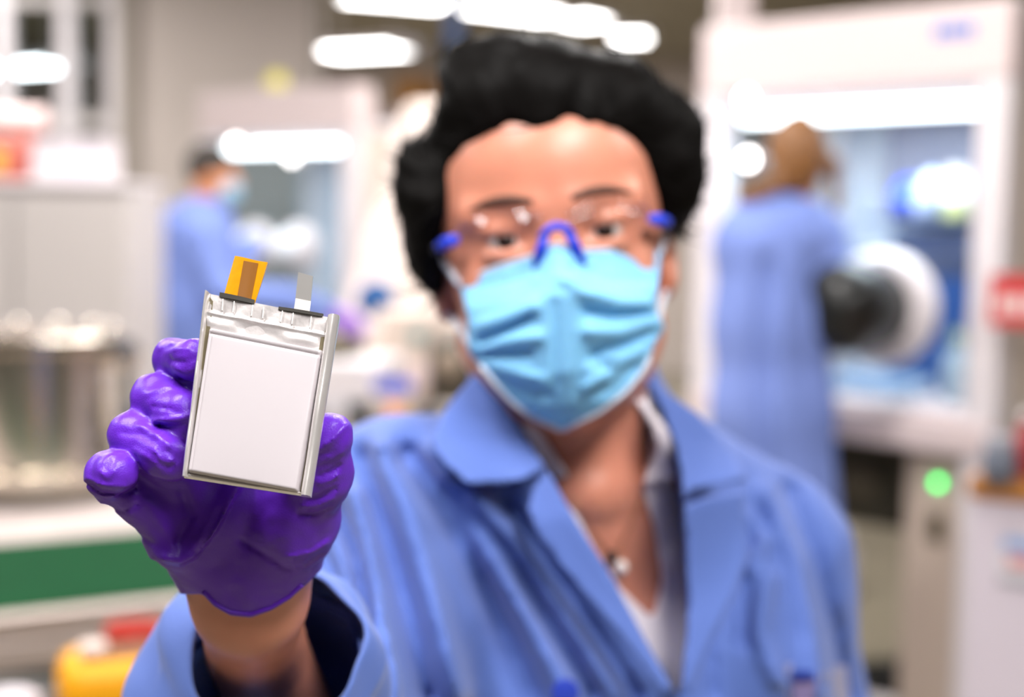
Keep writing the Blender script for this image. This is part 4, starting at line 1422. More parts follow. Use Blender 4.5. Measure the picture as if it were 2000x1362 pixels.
EYE = iris_mat()
for s in (-1, 1):
    mb = MB()
    prof = [(0.0115 * math.sin(math.pi * i / 14), -0.0115 * math.cos(math.pi * i / 14)) for i in range(15)]
    mb.lathe(prof, (0, 0, 0), (0, 0, 1), 24)
    o = mb.build('eye', EYE, None, smooth=True)
    mw = Matrix.Identity(4)
    c = H(s * 0.031, -0.0005, -0.0075)
    for i in range(3):
        mw[i][0], mw[i][1], mw[i][2], mw[i][3] = HX[i], HU[i], HF[i], c[i]
    o.parent = woman
    o.matrix_parent_inverse = Matrix.Translation(-woman.location)
    o.matrix_basis = mw
# eyebrows
BROW = mat('brow_hair', (95, 62, 48), 0.7)
for s in (-1, 1):
    pts, rs = [], []
    for i in range(9):
        t = i / 8
        x = 0.012 + 0.040 * t
        pts.append(H(s * x, 0.0175 + 0.007 * math.sin(math.pi * (0.15 + 0.7 * t)), 0.0118 - 9.5 * (x - 0.008) ** 2))
        rs.append(0.0012 + 0.0018 * math.sin(math.pi * min(1, t * 0.8 + 0.15)))
    child(MB().tube([tuple(q) for q in pts], rs, 8).build('eyebrow', BROW, None, smooth=True))

# ---- hair
hp = np.array([H(-0.13, -0.06, -0.22), H(0.13, 0.14, 0.03), H(-0.13, 0.15, 0.03), H(0.13, -0.06, -0.22)])
FH = Field(hp.min(0) - 0.02, hp.max(0) + 0.02, 0.0028)
FH.ell(H(0.0, 0.055, -0.098), (0.086, 0.077, 0.104), HA)
FH.ell(H(-0.008, 0.094, -0.052), (0.060, 0.036, 0.055), HA, 0.02)       # swept-up front
FH.ell(H(0.040, 0.082, -0.060), (0.045, 0.036, 0.050), HA, 0.02)
FH.ell(H(-0.074, 0.030, -0.085), (0.026, 0.038, 0.050), HA, 0.02)       # side volumes
FH.ell(H(-0.080, 0.014, -0.085), (0.018, 0.038, 0.045), HA, 0.02)
FH.ell(H(0.079, 0.046, -0.085), (0.022, 0.044, 0.050), HA, 0.02)
FH.ell(H(0.082, 0.030, -0.090), (0.015, 0.032, 0.040), HA, 0.02)
FH.ell(H(-0.040, 0.106, -0.075), (0.026, 0.026, 0.040), HA, 0.014)
FH.ell(H(0.012, 0.108, -0.060), (0.030, 0.024, 0.040), HA, 0.010)
FH.ell(H(0.0, 0.0, -0.150), (0.070, 0.080, 0.055), HA, 0.03)
FH.ell(P(925, 150, 0.94), (0.024, 0.030, 0.019), None, 0.014)
FH.ell(P(1000, 112, 0.93), (0.034, 0.032, 0.013), None, 0.012)
FH.ell(P(1328, 262, 0.96), (0.013, 0.030, 0.020), None, 0.012)
FH.ell(P(1338, 335, 0.96), (0.011, 0.030, 0.022), None, 0.010)
FH.ell(P(806, 345, 0.96), (0.012, 0.030, 0.027), None, 0.010)
FH.ell(P(818, 190, 0.95), (0.013, 0.070, 0.017), None, 0.012, 'sub')
# the face stays free
face = [(868, 560), (862, 480), (878, 400), (888, 345), (908, 300), (940, 270), (985, 252), (1022, 248), (1046, 266), (1070, 248),
        (1110, 236), (1160, 240), (1205, 262), (1240, 298), (1262, 340), (1280, 395), (1302, 440), (1312, 480), (1320, 560), (1100, 900)]
idx, p, u, v, dep = FH.near(0.06)
sd = poly_sd(u, v, face) * 0.885 / FPX
front = (0.975 - dep)
cut = np.minimum(-sd, front)
cur = FH.d[idx]
kk = 0.008
hh = np.maximum(kk - np.abs(cur - cut), 0) / kk
FH.d[idx] = (np.maximum(cur, cut) + hh * hh * kk * 0.25).astype(f32)
# locks: ridges running along the combed direction
idx, p, u, v, dep = FH.near(0.02)
loc = (p - HC) @ HA.T
ang = np.arctan2(loc[:, 0], loc[:, 1] + 0.02)
q = np.stack([ang * 2.2, loc[:, 2] * 9, loc[:, 1] * 5], -1)
FH.d[idx] -= (0.0042 * vnoise(q, 1.9, 11) + 0.0008 * vnoise(p, 75, 12) + 0.0016 * vnoise(q, 6.0, 13)).astype(f32)
hair = child(FH.mesh('hair', HAIR, None, smooth_iter=1))
hv_ = np.empty(len(hair.data.vertices) * 3, f32)
hair.data.vertices.foreach_get('co', hv_)
hv_ = hv_.reshape(-1, 3)
hn_ = np.empty_like(hv_).ravel()
hair.data.vertices.foreach_get('normal', hn_)
hn_ = hn_.reshape(-1, 3)
del FH


def strands(name, verts, norms, count, centre, axes, rad, lmin, lmax, material, parent, seed=5, lift=0.35, seg=6):
    r = np.random.default_rng(seed)
    pick = r.integers(0, len(verts), count)
    V, Fc = [], []
    for i in pick:
        p0, n = verts[i].astype(float), norms[i].astype(float)
        l = (p0 - centre) @ axes.T
        # combed up and back from the forehead, down and out at the sides
        up = np.clip((l[1] - 0.03) / 0.06, -1, 1)
        flow = axes[0] * (0.7 * np.sign(l[0]) * (1 - abs(up)) + 0.35 * r.normal()) + axes[1] * (0.9 * up + 0.3 * r.normal()) - axes[2] * (0.55 + 0.3 * r.normal())
        t = flow - n * (flow @ n)
        t = t / (np.linalg.norm(t) + 1e-9)
        L = r.uniform(lmin, lmax)
        curl = r.normal(0, 0.22, 3)
        pos = p0 - n * 0.003
        s1 = np.cross(t, n)
        base = len(V)
        R = rad * r.uniform(0.6, 1.4)
        for k in range(seg):
            f = k / (seg - 1)
            w = R * (1 - f) ** 0.7
            for a in range(3):
                th = a * 2.0944
                V.append(pos + s1 * (w * math.cos(th)) + n * (w * math.sin(th)))
            d = t + n * (lift * (0.9 - f) - f * L / 0.06) + curl * 0.35 * f
            pos = pos + d / np.linalg.norm(d) * (L / (seg - 1))
        for k in range(seg - 1):
            for a in range(3):
                b = (a + 1) % 3
                Fc.append((base + 3 * k + a, base + 3 * k + b, base + 3 * k + 3 + b, base + 3 * k + 3 + a))
    o = mesh_np(name, np.array(V), np.array(Fc), material, None)
    return o


st = child(strands('hair_strands', hv_, hn_, 5200, HC, HA, 0.0009, 0.016, 0.036, HAIR, None, lift=0.10), hair)
st.parent = hair
st.matrix_parent_inverse = Matrix.Identity(4)
st['kind'] = 'stuff'

# ---- surgical mask
ML = [(898, 553), (905, 585), (914, 620), (914, 655), (916, 690), (940, 715), (968, 750), (1000, 785), (1040, 815), (1080, 832)]
MR = [(1291, 489), (1289, 530), (1284, 570), (1283, 608), (1298, 640), (1277, 676), (1258, 722), (1222, 765), (1172, 804), (1112, 833)]
TOP = [(898, 553), (950, 530), (1000, 513), (1043, 499), (1070, 482), (1086, 477), (1104, 482), (1130, 490), (1180, 489), (1240, 487), (1291, 489)]
NU, NV = 90, 84


def resample(pl, n):
    pl = np.array(pl, float)
    s = np.concatenate([[0], np.cumsum(np.hypot(*np.diff(pl, axis=0).T))])
    t = np.linspace(0, s[-1], n)
    return np.stack([np.interp(t, s, pl[:, 0]), np.interp(t, s, pl[:, 1])], -1)


def mask_z(x, y):
    """height of the mask over the face in head coordinates"""
    zc = np.interp(y, [-0.135, -0.118, -0.105, -0.085, -0.06, -0.04, -0.02, 0.0], [-0.03, 0.004, 0.022, 0.033, 0.037, 0.037, 0.024, 0.012])
    w = np.interp(y, [-0.13, -0.09, -0.05, -0.02, 0.01], [0.045, 0.060, 0.066, 0.062, 0.056])
    z = zc - 0.047 * np.abs(x / w) ** 1.9
    z = z - np.clip((-0.055 - y) / 0.05, 0, 1) * 0.004 * np.exp(-(x / 0.02) ** 2) * 0
    nose = np.interp(y, [-0.06, -0.035, -0.015, 0.0], [0.0, 0.006, 0.011, 0.009])
    z = z + nose * np.exp(-(x / 0.016) ** 2) - nose * 0.35
    return z


L_, R_, T_ = resample(ML, NV), resample(MR, NV), resample(TOP, NU)
su = np.linspace(0, 1, NU)[None, :]
sv = np.linspace(0, 1, NV)[:, None]
ruled = L_[:, None, :] * (1 - su[..., None]) + R_[:, None, :] * su[..., None]
corr = T_ - (T_[0] * (1 - su[0][:, None]) + T_[-1] * su[0][:, None])
uvp = ruled + corr[None] * ((1 - sv) ** 2)[..., None]
bot = np.zeros_like(uvp)
bot[..., 1] = (sv ** 3) * 6 * np.sin(np.pi * su)
uvp = uvp + bot
u, v = uvp[..., 0].ravel(), uvp[..., 1].ravel()
# iterate pixel -> head coordinates
dep = np.full(u.shape, 0.86)
for _ in range(6):
    pw = CAM + dep[:, None] * ((u - 1000)[:, None] / FPX * CR - (v - 681)[:, None] / FPX * CU + CF)
    l = (pw - HC) @ HA.T
    z = mask_z(l[:, 0], l[:, 1])
    dep = (HC - CAM) @ CF - z
folds = [
    # points, width, amount (towards the viewer), one-sided
    ([(940, 668), (985, 646), (1035, 622)], 9, -0.0065), ([(930, 640), (985, 622), (1040, 600)], 16, 0.0045),
    ([(935, 697), (985, 694), (1032, 694)], 8, -0.0055), ([(930, 680), (990, 668), (1050, 660)], 13, 0.0040),
    ([(925, 705), (960, 740), (1010, 760), (1070, 770)], 12, -0.0035), ([(945, 712), (1000, 725), (1060, 745)], 12, 0.0030),
    ([(1148, 608), (1200, 617), (1280, 611)], 9, -0.0075), ([(1105, 545), (1150, 572), (1210, 590), (1275, 592)], 15, 0.0055),
    ([(1165, 690), (1220, 676), (1275, 650)], 11, -0.0065), ([(1150, 648), (1210, 650), (1285, 632)], 16, 0.0045),
    ([(1160, 700), (1200, 725), (1250, 712)], 14, -0.0045), ([(1140, 758), (1190, 730), (1250, 690)], 11, 0.0035),
    ([(1140, 790), (1190, 760), (1240, 725)], 10, -0.0030),
    ([(1082, 590), (1084, 660), (1085, 750)], 10, -0.0022), ([(1135, 600), (1140, 680), (1132, 760)], 10, -0.0020),
    ([(1040, 540), (1065, 510), (1080, 490)], 9, 0.0018), ([(1110, 530), (1125, 520), (1190, 545), (1260, 545)], 10, -0.0025),
    ([(930, 560), (1000, 548), (1050, 530)], 9, -0.0018), ([(1180, 515), (1240, 525), (1285, 515)], 8, -0.0016),
]
acc = np.zeros(u.shape)
for pts, w, a in folds:
    d, _s = line_d(u, v, pts)
    acc += a * np.exp(-(d / w) ** 2)
sm = (su * np.ones_like(sv)).ravel()
acc *= np.clip(np.minimum(sm, 1 - sm) / 0.06, 0, 1)
pw = CAM + dep[:, None] * ((u - 1000)[:, None] / FPX * CR - (v - 681)[:, None] / FPX * CU + CF) + HF * acc[:, None]
ids = np.arange(NU * NV).reshape(NV, NU)
q = np.stack([ids[:-1, :-1], ids[1:, :-1], ids[1:, 1:], ids[:-1, 1:]], -1).reshape(-1, 4)
mask = child(mesh_np('face_mask', pw, q, MASKM, None))
mask['label'] = 'light blue pleated surgical mask'
solidify(mask, 0.0012, -1)
pwg = pw.reshape(NV, NU, 3)
PALE = mat('mask_edge_white', (222, 232, 246), 0.8)
bot_edge = [tuple(pwg[i, 0] + HF * 0.0004) for i in range(40, NV, 4)] + [tuple(pwg[-1, j] + HF * 0.0004) for j in range(4, NU, 6)] + [tuple(pwg[i, -1] + HF * 0.0004) for i in range(NV - 1, 40, -4)]
o = MB().tube(bot_edge, 0.0016, 6).build('mask_hem', PALE, None, smooth=True)
o.parent = mask
o = MB().tube([tuple(pwg[0, j] + HF * 0.0004) for j in range(0, NU, 3)], 0.0013, 6).build('mask_hem', PALE, None, smooth=True)
o.parent = mask
for s, (i0, i1) in ((0, (1, 44)), (1, (1, 44))):
    sg = -1 if s == 0 else 1
    c = 0 if s == 0 else NU - 1
    o = MB().tube([tuple(pwg[i0, c]), tuple(H(sg * 0.074, -0.004, -0.055)), tuple(H(sg * 0.083, 0.012, -0.088)), tuple(H(sg * 0.084, -0.004, -0.112)),
                   tuple(H(sg * 0.078, -0.036, -0.095)), tuple(H(sg * 0.068, -0.048, -0.060)), tuple(pwg[i1, c])], 0.0019, 8).build('ear_loop', PALE, None, smooth=True)
    o.parent = mask
# ---- safety glasses
def gz(x):
    return 0.026 - 9.0 * x * x


GLASS = clear_mat('clear_polycarbonate', (255, 255, 255), 0.03, 0.04)
BLUEP = mat('blue_plastic', (28, 62, 215), 0.35)
DARKP = mat('dark_temple', (30, 30, 36), 0.4)
gl_e = child(MB().tube([tuple(H(-0.010, -0.004, 0.0265)), tuple(H(-0.005, 0.0015, 0.028)), tuple(H(0.0, 0.003, 0.0285)), tuple(H(0.005, 0.0015, 0.028)), tuple(H(0.010, -0.004, 0.0265))], 0.0028, 10).build('safety_glasses', BLUEP, None, smooth=True))
gl_e['label'] = 'clear safety glasses with blue nose piece and blue hinges'
RIM = clear_mat('clear_rim', (252, 250, 252), 0.10, 0.10)
for s in (-1, 1):
    rows = []
    xs = np.linspace(0.008, 0.069, 22)
    for j in range(10):
        t = j / 9
        row = []
        for x in xs:
            topy = 0.0165 - 0.012 * ((x - 0.034) / 0.036) ** 2
            boty = -0.024 + 0.014 * ((x - 0.040) / 0.034) ** 2
            y = topy * (1 - t) + boty * t
            row.append(tuple(H(s * x, y, gz(x) - 0.004 * t - 0.006 * max(0.0, 1 - t / 0.3) ** 2)))
        rows.append(row)
    o = MB().grid(rows).build('lens', GLASS, None, smooth=True)
    o.parent = gl_e
    o = MB().tube(rows[0], 0.0013, 8).build('brow_rim', RIM, None, smooth=True)
    o.parent = gl_e
    # nose pad, hinge and temple
    o = MB().tube([tuple(H(s * 0.007, -0.002, 0.0275)), tuple(H(s * 0.0105, -0.010, 0.025)), tuple(H(s * 0.0145, -0.021, 0.020))], [0.0028, 0.0034, 0.0026], 10).build('nose_pad', BLUEP, None, smooth=True)
    o.parent = gl_e
    o = MB().tube([tuple(H(s * 0.062, 0.004, gz(0.062) + 0.001)), tuple(H(s * 0.068, 0.0035, gz(0.068))), tuple(H(s * 0.073, 0.002, -0.022))], [0.0034, 0.0042, 0.0036], 10).build('hinge', BLUEP, None, smooth=True)
    o.parent = gl_e
    o = MB().tube([tuple(H(s * 0.0745, 0.002, -0.026)), tuple(H(s * 0.079, 0.001, -0.060)), tuple(H(s * 0.081, -0.001, -0.095)), tuple(H(s * 0.079, -0.015, -0.118))], [0.003, 0.003, 0.0028, 0.0022], 8).build('temple', DARKP, None, smooth=True)
    o.parent = gl_e

# ---- white shirt
SF = Field((-0.14, 0.80, 1.0), (0.30, 1.20, 1.48), 0.003)
torso_shapes(SF, 0.005)
SF.cone(P(1122, 925, 1.01), P(1112, 800, 1.005), 0.070, 0.062, 0.03)
skin_poly = [(1040, 760), (1075, 880), (1108, 930), (1112, 960), (1150, 1050), (1212, 1150), (1275, 1210), (1292, 1130), (1278, 1030), (1254, 955),
             (1268, 890), (1268, 840), (1235, 775), (1150, 700)]
idx, p, u, v, dep = SF.near(0.12)
cut = np.minimum(-poly_sd(u, v, skin_poly) * 0.96 / FPX, 1.02 - dep)
SF.d[idx] = np.maximum(SF.d[idx], cut).astype(f32)
SF.half((0, 0, 1.02), (0, 0, -1))
shirt = child(SF.mesh('shirt', SHIRT, None, smooth_iter=2))
# shirt collar: a folded band standing off the shirt
def slab(name, poly, base_fn, off, thick, lo, hi, h, material, parent, dmax, lift=None):
    F = Field(lo, hi, h)
    base_fn(F)
    idx, p, u, v, dep = F.near(0.06)
    o = off
    if lift is not None:
        o = off + lift(u, v)
    base = F.d[idx]
    s = np.abs(base - o) - thick
    s = np.maximum(s, poly_sd(u, v, poly) * 0.95 / FPX)
    s = np.maximum(s, dep - dmax)
    F.d[:] = 0.5
    F.d[idx] = s.astype(f32)
    o = F.mesh(name, material, None, smooth_iter=2)
    return o


def shirt_base(F):
    torso_shapes(F, 0.005)
    F.cone(P(1122, 925, 1.01), P(1112, 800, 1.005), 0.070, 0.062, 0.03, pad=0.03)


o = slab('shirt_collar', [(1232, 772), (1262, 785), (1312, 850), (1328, 945), (1272, 945), (1252, 955), (1282, 880), (1276, 835)], shirt_base, 0.006, 0.0026,
         (0.02, 0.84, 1.28), (0.16, 1.06, 1.46), 0.0018, SHIRT, None, 1.03)
child(o)
o = slab('shirt_collar', [(1000, 790), (1050, 830), (1080, 880), (1112, 930), (1085, 935), (1020, 900)], shirt_base, 0.006, 0.0026,
         (-0.06, 0.84, 1.28), (0.10, 1.06, 1.46), 0.0018, SHIRT, None, 1.03)
child(o)

# ---- lab coat
CUFF = P(540, 1265, 0.664)
fa = (EL - CUFF) / np.linalg.norm(EL - CUFF)


def coat_base(F, off=0.025, arms=True):
    torso_shapes(F, off - 0.001)
    F.cone(P(1118, 905, 1.015), P(1100, 745, 1.005), 0.092, 0.068, 0.03, pad=0.03)
    if arms:
        F.cone(RS, EL, 0.064, 0.066, 0.035, pad=0.02)
        F.cone(LS, LE, 0.060, 0.056, 0.03, pad=0.02)
        F.cone(EL, CUFF + fa * 0.05, 0.062, 0.054, 0.02, pad=0.02)


CF_ = Field((-0.27, 0.60, 0.62), (0.36, 1.26, 1.50), 0.0042)
coat_base(CF_)
CF_.ell((0.085, 1.06, 0.72), (0.20, 0.15, 0.26), TA, 0.06)
# hollow of the collar and of the sleeve
CF_.cone(P(1116, 880, 1.015), P(1095, 700, 1.005), 0.076, 0.056, 0.004, 'sub')
opening = [(985, 770), (1064, 912), (1120, 1010), (1190, 1120), (1265, 1260), (1328, 1375), (1345, 1180), (1335, 1000), (1320, 880), (1285, 800), (1255, 735), (1100, 650), (940, 690)]
idx, p, u, v, dep = CF_.near(0.2)
cut = np.minimum(-poly_sd(u, v, opening) * 0.95 / FPX, 1.02 - dep)
CF_.d[idx] = np.maximum(CF_.d[idx], cut).astype(f32)
coat_folds = [
    ([(800, 890), (870, 1000), (960, 1180), (1040, 1362)], 22, -0.010), ([(845, 880), (930, 1010), (1020, 1180), (1110, 1362)], 22, 0.009),
    ([(890, 960), (980, 1080), (1080, 1230), (1160, 1362)], 18, -0.009), ([(930, 960), (1030, 1080), (1130, 1240), (1210, 1362)], 20, 0.008),
    ([(985, 985), (1080, 1120), (1180, 1270), (1240, 1362)], 18, -0.010),
    ([(745, 880), (800, 1010), (850, 1180), (900, 1362)], 24, 0.009), ([(710, 900), (745, 1010), (790, 1180), (830, 1362)], 18, -0.009),
    ([(690, 960), (720, 1080), (740, 1200), (760, 1362)], 18, 0.008), ([(655, 985), (690, 1060), (712, 1160), (722, 1300)], 13, -0.011),
    ([(640, 1040), (670, 1110), (685, 1190)], 14, 0.007), ([(632, 1060), (655, 1120), (668, 1170)], 9, -0.006),
    ([(700, 880), (745, 890), (790, 915)], 13, -0.003), ([(790, 880), (830, 915), (870, 980)], 14, -0.003),
    ([(1540, 960), (1590, 1080), (1625, 1230), (1650, 1362)], 18, -0.006), ([(1500, 960), (1560, 1100), (1590, 1250), (1600, 1362)], 20, 0.005),
    ([(1480, 1010), (1440, 1120), (1450, 1250)], 20, -0.005), ([(1410, 1150), (1380, 1260), (1390, 1362)], 16, -0.005),
    ([(1500, 1130), (1480, 1240), (1520, 1330)], 18, 0.005), ([(1470, 1010), (1490, 1060), (1460, 1110)], 13, 0.005),
    ([(300, 1180), (330, 1215), (345, 1300)], 12, -0.007), ([(390, 1120), (340, 1150), (300, 1190)], 9, 0.005),
    ([(260, 1260), (300, 1285), (370, 1275)], 10, 0.006), ([(265, 1240), (300, 1262), (365, 1255)], 8, -0.006),
    ([(300, 1160), (290, 1230), (310, 1300)], 14, 0.004), ([(330, 1290), (350, 1330), (370, 1362)], 10, -0.005),
]
bump_lines(CF_, 0.03, [(L[0], L[1] * 1.1, L[2] * 1.5) for L in coat_folds], -0.013, 1.3)
idx, p, u, v, dep = CF_.near(0.03)
CF_.d[idx] -= (0.0022 * vnoise(p, 18, 21) + 0.0012 * vnoise(p, 45, 22)).astype(f32)
CF_.cone(CUFF - fa * 0.05, CUFF + fa * 0.10, 0.0500, 0.046, 0.004, 'sub')
# the sleeve body stops short of the cuff, which is a cloth sheet of its own
sl = CF_._sl(CUFF - 0.13, CUFF + 0.13)
X, Y, Z = CF_._xyz(sl)
cq = CUFF + fa * 0.055
pl = -((X - f32(cq[0])) * f32(fa[0]) + (Y - f32(cq[1])) * f32(fa[1]) + (Z - f32(cq[2])) * f32(fa[2]))
CF_.d[sl] = np.maximum(CF_.d[sl], pl)
coat = child(CF_.mesh('lab_coat', COATBLUE, None, smooth_iter=2))
coat['label'] = 'light blue lab coat with notched lapels'
ca = np.cross(fa, CU)
ca = ca / np.linalg.norm(ca)
if ca @ CR < 0:
    ca = -ca
cu_ = np.cross(ca, fa)
cu_ = cu_ * (1 if cu_ @ CU > 0 else -1)
NT, NA = 60, 150
ring = []
for i in range(NT):
    t = i / (NT - 1)
    cen = CUFF + fa * (0.105 * t)
    row = []
    for k in range(NA):
        th = 2 * math.pi * k / NA
        left = max(0.0, -math.cos(th - 0.35)) ** 2
        r = 0.0395 + 0.0245 * (1 - (1 - min(1, t / 0.55)) ** 2) + 0.004 * t
        r += 0.011 * left * math.sin(math.pi * min(1, t * 1.4)) ** 0.8
        r -= 0.016 * max(0.0, math.cos(th)) * min(1.0, t * 2.5)
        w = math.sin(math.pi * min(1.0, 0.12 + t * 0.95)) ** 0.7
        r += w * (0.0022 * math.sin(3 * th + 1.0 + 3 * t) + 0.0022 * math.sin(7 * th + 9 * t) + 0.0036 * math.sin(24 * t + 2.5 * math.sin(2 * th)) * (0.25 + left))
        r += 0.0012 * math.exp(-((t - 0.16) / 0.03) ** 2)
        row.append(tuple(cen + (ca * math.cos(th) + cu_ * math.sin(th)) * r))
    ring.append(row + [row[0]])
cuff = MB().grid(ring)
bmesh.ops.remove_doubles(cuff.bm, verts=cuff.bm.verts[:], dist=1e-6)
cuff = cuff.build('sleeve_cuff', COATBLUE, None, smooth=True)
cuff.parent = coat
solidify(cuff, 0.0018, 0)
del CF_
cb = lambda F: coat_base(F, arms=False)
lo_, hi_ = (-0.12, 0.80, 1.16), (0.24, 1.14, 1.50)
pieces = [
    ('collar', [(928, 728), (985, 790), (1015, 835), (1066, 912), (1038, 934), (985, 946), (912, 946), (866, 905), (838, 862), (868, 800)], lambda u, v: 0.004 + 0.010 * np.clip((v - 860) / 90, 0, 1)),
    ('lapel', [(1066, 912), (1122, 1010), (1192, 1120), (1267, 1260), (1330, 1375), (1312, 1380), (1205, 1235), (1112, 1125), (1052, 1050), (1030, 998), (1040, 950)], lambda u, v: 0.006 + 0 * u),
    ('collar', [(1250, 733), (1290, 758), (1360, 805), (1422, 870), (1464, 940), (1400, 948), (1345, 962), (1335, 980), (1322, 880), (1290, 800)], lambda u, v: 0.004 + 0.008 * np.clip((v - 860) / 90, 0, 1)),
    ('lapel', [(1335, 985), (1400, 966), (1456, 959), (1452, 1010), (1464, 1085), (1432, 1170), (1386, 1260), (1342, 1375), (1328, 1375), (1345, 1180)], lambda u, v: 0.006 + 0 * u),
]
for nm, poly, lf in pieces:
    o = slab(nm, poly, cb, 0.025, 0.0030, lo_, hi_, 0.0024, COATBLUE, None, 1.07, lift=lf)
    o.parent = coat
# button, badge, necklace: laid on the surface they touch
from mathutils.bvhtree import BVHTree


def surf(o, px, py, off=0.0):
    """point of a mesh met along the line of sight, lifted a little off it"""
    if o.name not in _bvh:
        dg = bpy.context.evaluated_depsgraph_get()
        me_ = o.data
        _bvh[o.name] = BVHTree.FromPolygons([v.co for v in me_.vertices], [tuple(p.vertices) for p in me_.polygons])
    r = P(px, py, 1.0) - CAM
    hit = _bvh[o.name].ray_cast(Vector(CAM), Vector(r))
    q = np.array(hit[0]) if hit[0] is not None else CAM + r * 1.03
    return q - r / np.linalg.norm(r) * off


_bvh = {}
body = [o for o in woman.children if o.name.startswith('body')][0]
hp_ = [(398, 1156), (420, 1180), (450, 1197), (490, 1201), (530, 1187), (565, 1166), (590, 1142)]
hp_ = resample(hp_, 40)
hm_ = MB().tube([tuple(surf(glove, x, y, 0.0)) for x, y in hp_], 0.0011, 8).build('glove_hem', GLOVE, None, smooth=True)
hm_.parent = glove
BTN = mat('coat_button', (40, 62, 170), 0.4)
o = MB().lathe([(0.0, 0), (0.0075, 0), (0.0085, 0.001), (0.0085, 0.002), (0.006, 0.0028), (0.0, 0.0022)], tuple(surf(coat, 1104, 1352, 0.001)), tuple(-CF), 20).build('button', BTN, None, angle=40)
o.parent = coat


def patch(name, poly, off, thick, material, parent, host):
    fr = [tuple(surf(host, x, y, off + thick)) for x, y in poly]
    bk = [tuple(surf(host, x, y, off)) for x, y in poly]
    o = MB().prism(fr, bk).build(name, material, None)
    o.parent = parent
    return o


bdg = patch('id_badge', [(1534, 1296), (1655, 1300), (1668, 1440), (1540, 1436)], 0.004, 0.001, mat('badge_sleeve', (150, 152, 186), 0.3), coat, coat)
bdg['label'] = 'plastic badge with dark blue header'
bdg.parent = woman
bdg.matrix_parent_inverse = Matrix.Translation(-woman.location)
patch('badge_card', [(1547, 1310), (1585, 1310), (1594, 1328), (1594, 1432), (1552, 1432)], 0.0054, 0.0006, mat('badge_card', (120, 108, 150), 0.5), bdg, coat)
patch('badge_header', [(1546, 1310), (1586, 1310), (1592, 1326), (1552, 1330)], 0.0066, 0.0006, mat('badge_navy', (10, 42, 130), 0.5), bdg, coat)
patch('badge_photo', [(1604, 1312), (1640, 1314), (1646, 1380), (1608, 1378)], 0.0054, 0.0006, mat('badge_photo', (158, 150, 156), 0.5), bdg, coat)
ch = [(1262, 958), (1250, 985), (1232, 1025), (1212, 1065), (1200, 1092), (1188, 1080), (1165, 1050), (1140, 1010), (1118, 970)]
nk = MB().tube([tuple(surf(body, x, y, 0.0012)) for x, y in ch], 0.0006, 6).build('necklace', mat('chain_gold', (170, 132, 96), 0.3, metal=0.9), None, smooth=True)
child(nk)
for (x, y, r_, m_) in ((1196, 1088, 0.0042, mat('pendant_dark', (58, 48, 42), 0.3, metal=0.5)), (1213, 1108, 0.0048, mat('pendant_pearl', (250, 236, 226), 0.2))):
    pr = [(r_ * math.sin(math.pi * i / 10), -r_ * math.cos(math.pi * i / 10)) for i in range(11)]
    o = MB().lathe(pr, tuple(surf(body, x, y, r_ * 0.8)), (0, 0, 1), 16).build('pendant', m_, None, smooth=True)
    o.parent = nk

# ---- trousers and shoes (below the picture)
TF = Field((-0.2, 0.85, 0.05), (0.34, 1.25, 0.95), 0.010)
for s in (-1, 1):
    hip = np.array([0.085 + s * 0.085 * math.cos(0.42), 1.06 + s * 0.085 * math.sin(0.42), 0.85])
    kn = hip + np.array([s * 0.005, -0.01, -0.40])
    an = hip + np.array([s * 0.01, 0.01, -0.76])
    TF.chain([hip, kn, an], [0.085, 0.058, 0.050], 0.03)
child(TF.mesh('trousers', TROUSER, None, smooth_iter=2))
for s in (-1, 1):
    SFo = Field((-0.25, 0.7, -0.004), (0.4, 1.3, 0.16), 0.006)
    a = np.array([0.085 + s * 0.095 * math.cos(0.42), 1.07 + s * 0.085 * math.sin(0.42), 0.0])
    SFo.chain([a + (0, 0.03, 0.05), a + (-0.02, -0.06, 0.042), a + (-0.045, -0.13, 0.034)], [0.042, 0.04, 0.034], 0.02)
    SFo.cone(a + (0, 0.02, 0.06), a + (0, 0.02, 0.12), 0.04, 0.042, 0.02)
    SFo.half((0, 0, 0.003), (0, 0, -1))
    child(SFo.mesh('shoe', SHOE, None, smooth_iter=1))

# ================================================================== the pouch cell
CD = 0.546
cn = -CF * 0.965 + CU * 0.26            # face leans back a little
cn = cn / np.linalg.norm(cn)
C0 = P(508, 775, CD)


def Q(px, py, off=0.0):
    r = P(px, py, 1.0) - CAM
    t = ((C0 - CAM) @ cn) / (r @ cn)
    return CAM + r * t + cn * off


FOIL = mat('pouch_foil', (194, 187, 191), 0.38, metal=0.15, bump=(120, 0.04))
FOIL2 = mat('seal_foil', (196, 191, 190), 0.36, metal=0.35, bump=(160, 0.25))
FLAP = mat('flap_foil', (232, 228, 226), 0.24, metal=0.6)
KAP = mat('polyimide_tape', (206, 142, 10), 0.25, coat=0.3, noise=(300, 0.08))
KAP2 = mat('taped_tab', (130, 80, 10), 0.4)
TABM = mat('tab_metal', (188, 186, 184), 0.32, metal=0.7)
SEAL = mat('dark_sealant', (36, 32, 24), 0.6)
cell = empty('pouch_cell', tuple(C0))
tag(cell, 'silver pouch battery cell with two tabs held in the purple glove', 'battery')


def cpart(o):
    o.parent = cell
    o.matrix_parent_inverse = Matrix.Translation(-cell.location)
    return o


def bil(c, s, t):
    (ax, ay), (bx, by), (cx, cy), (dx, dy) = c           # TL TR BR BL
    return ((ax * (1 - s) + bx * s) * (1 - t) + (dx * (1 - s) + cx * s) * t, (ay * (1 - s) + by * s) * (1 - t) + (dy * (1 - s) + cy * s) * t)


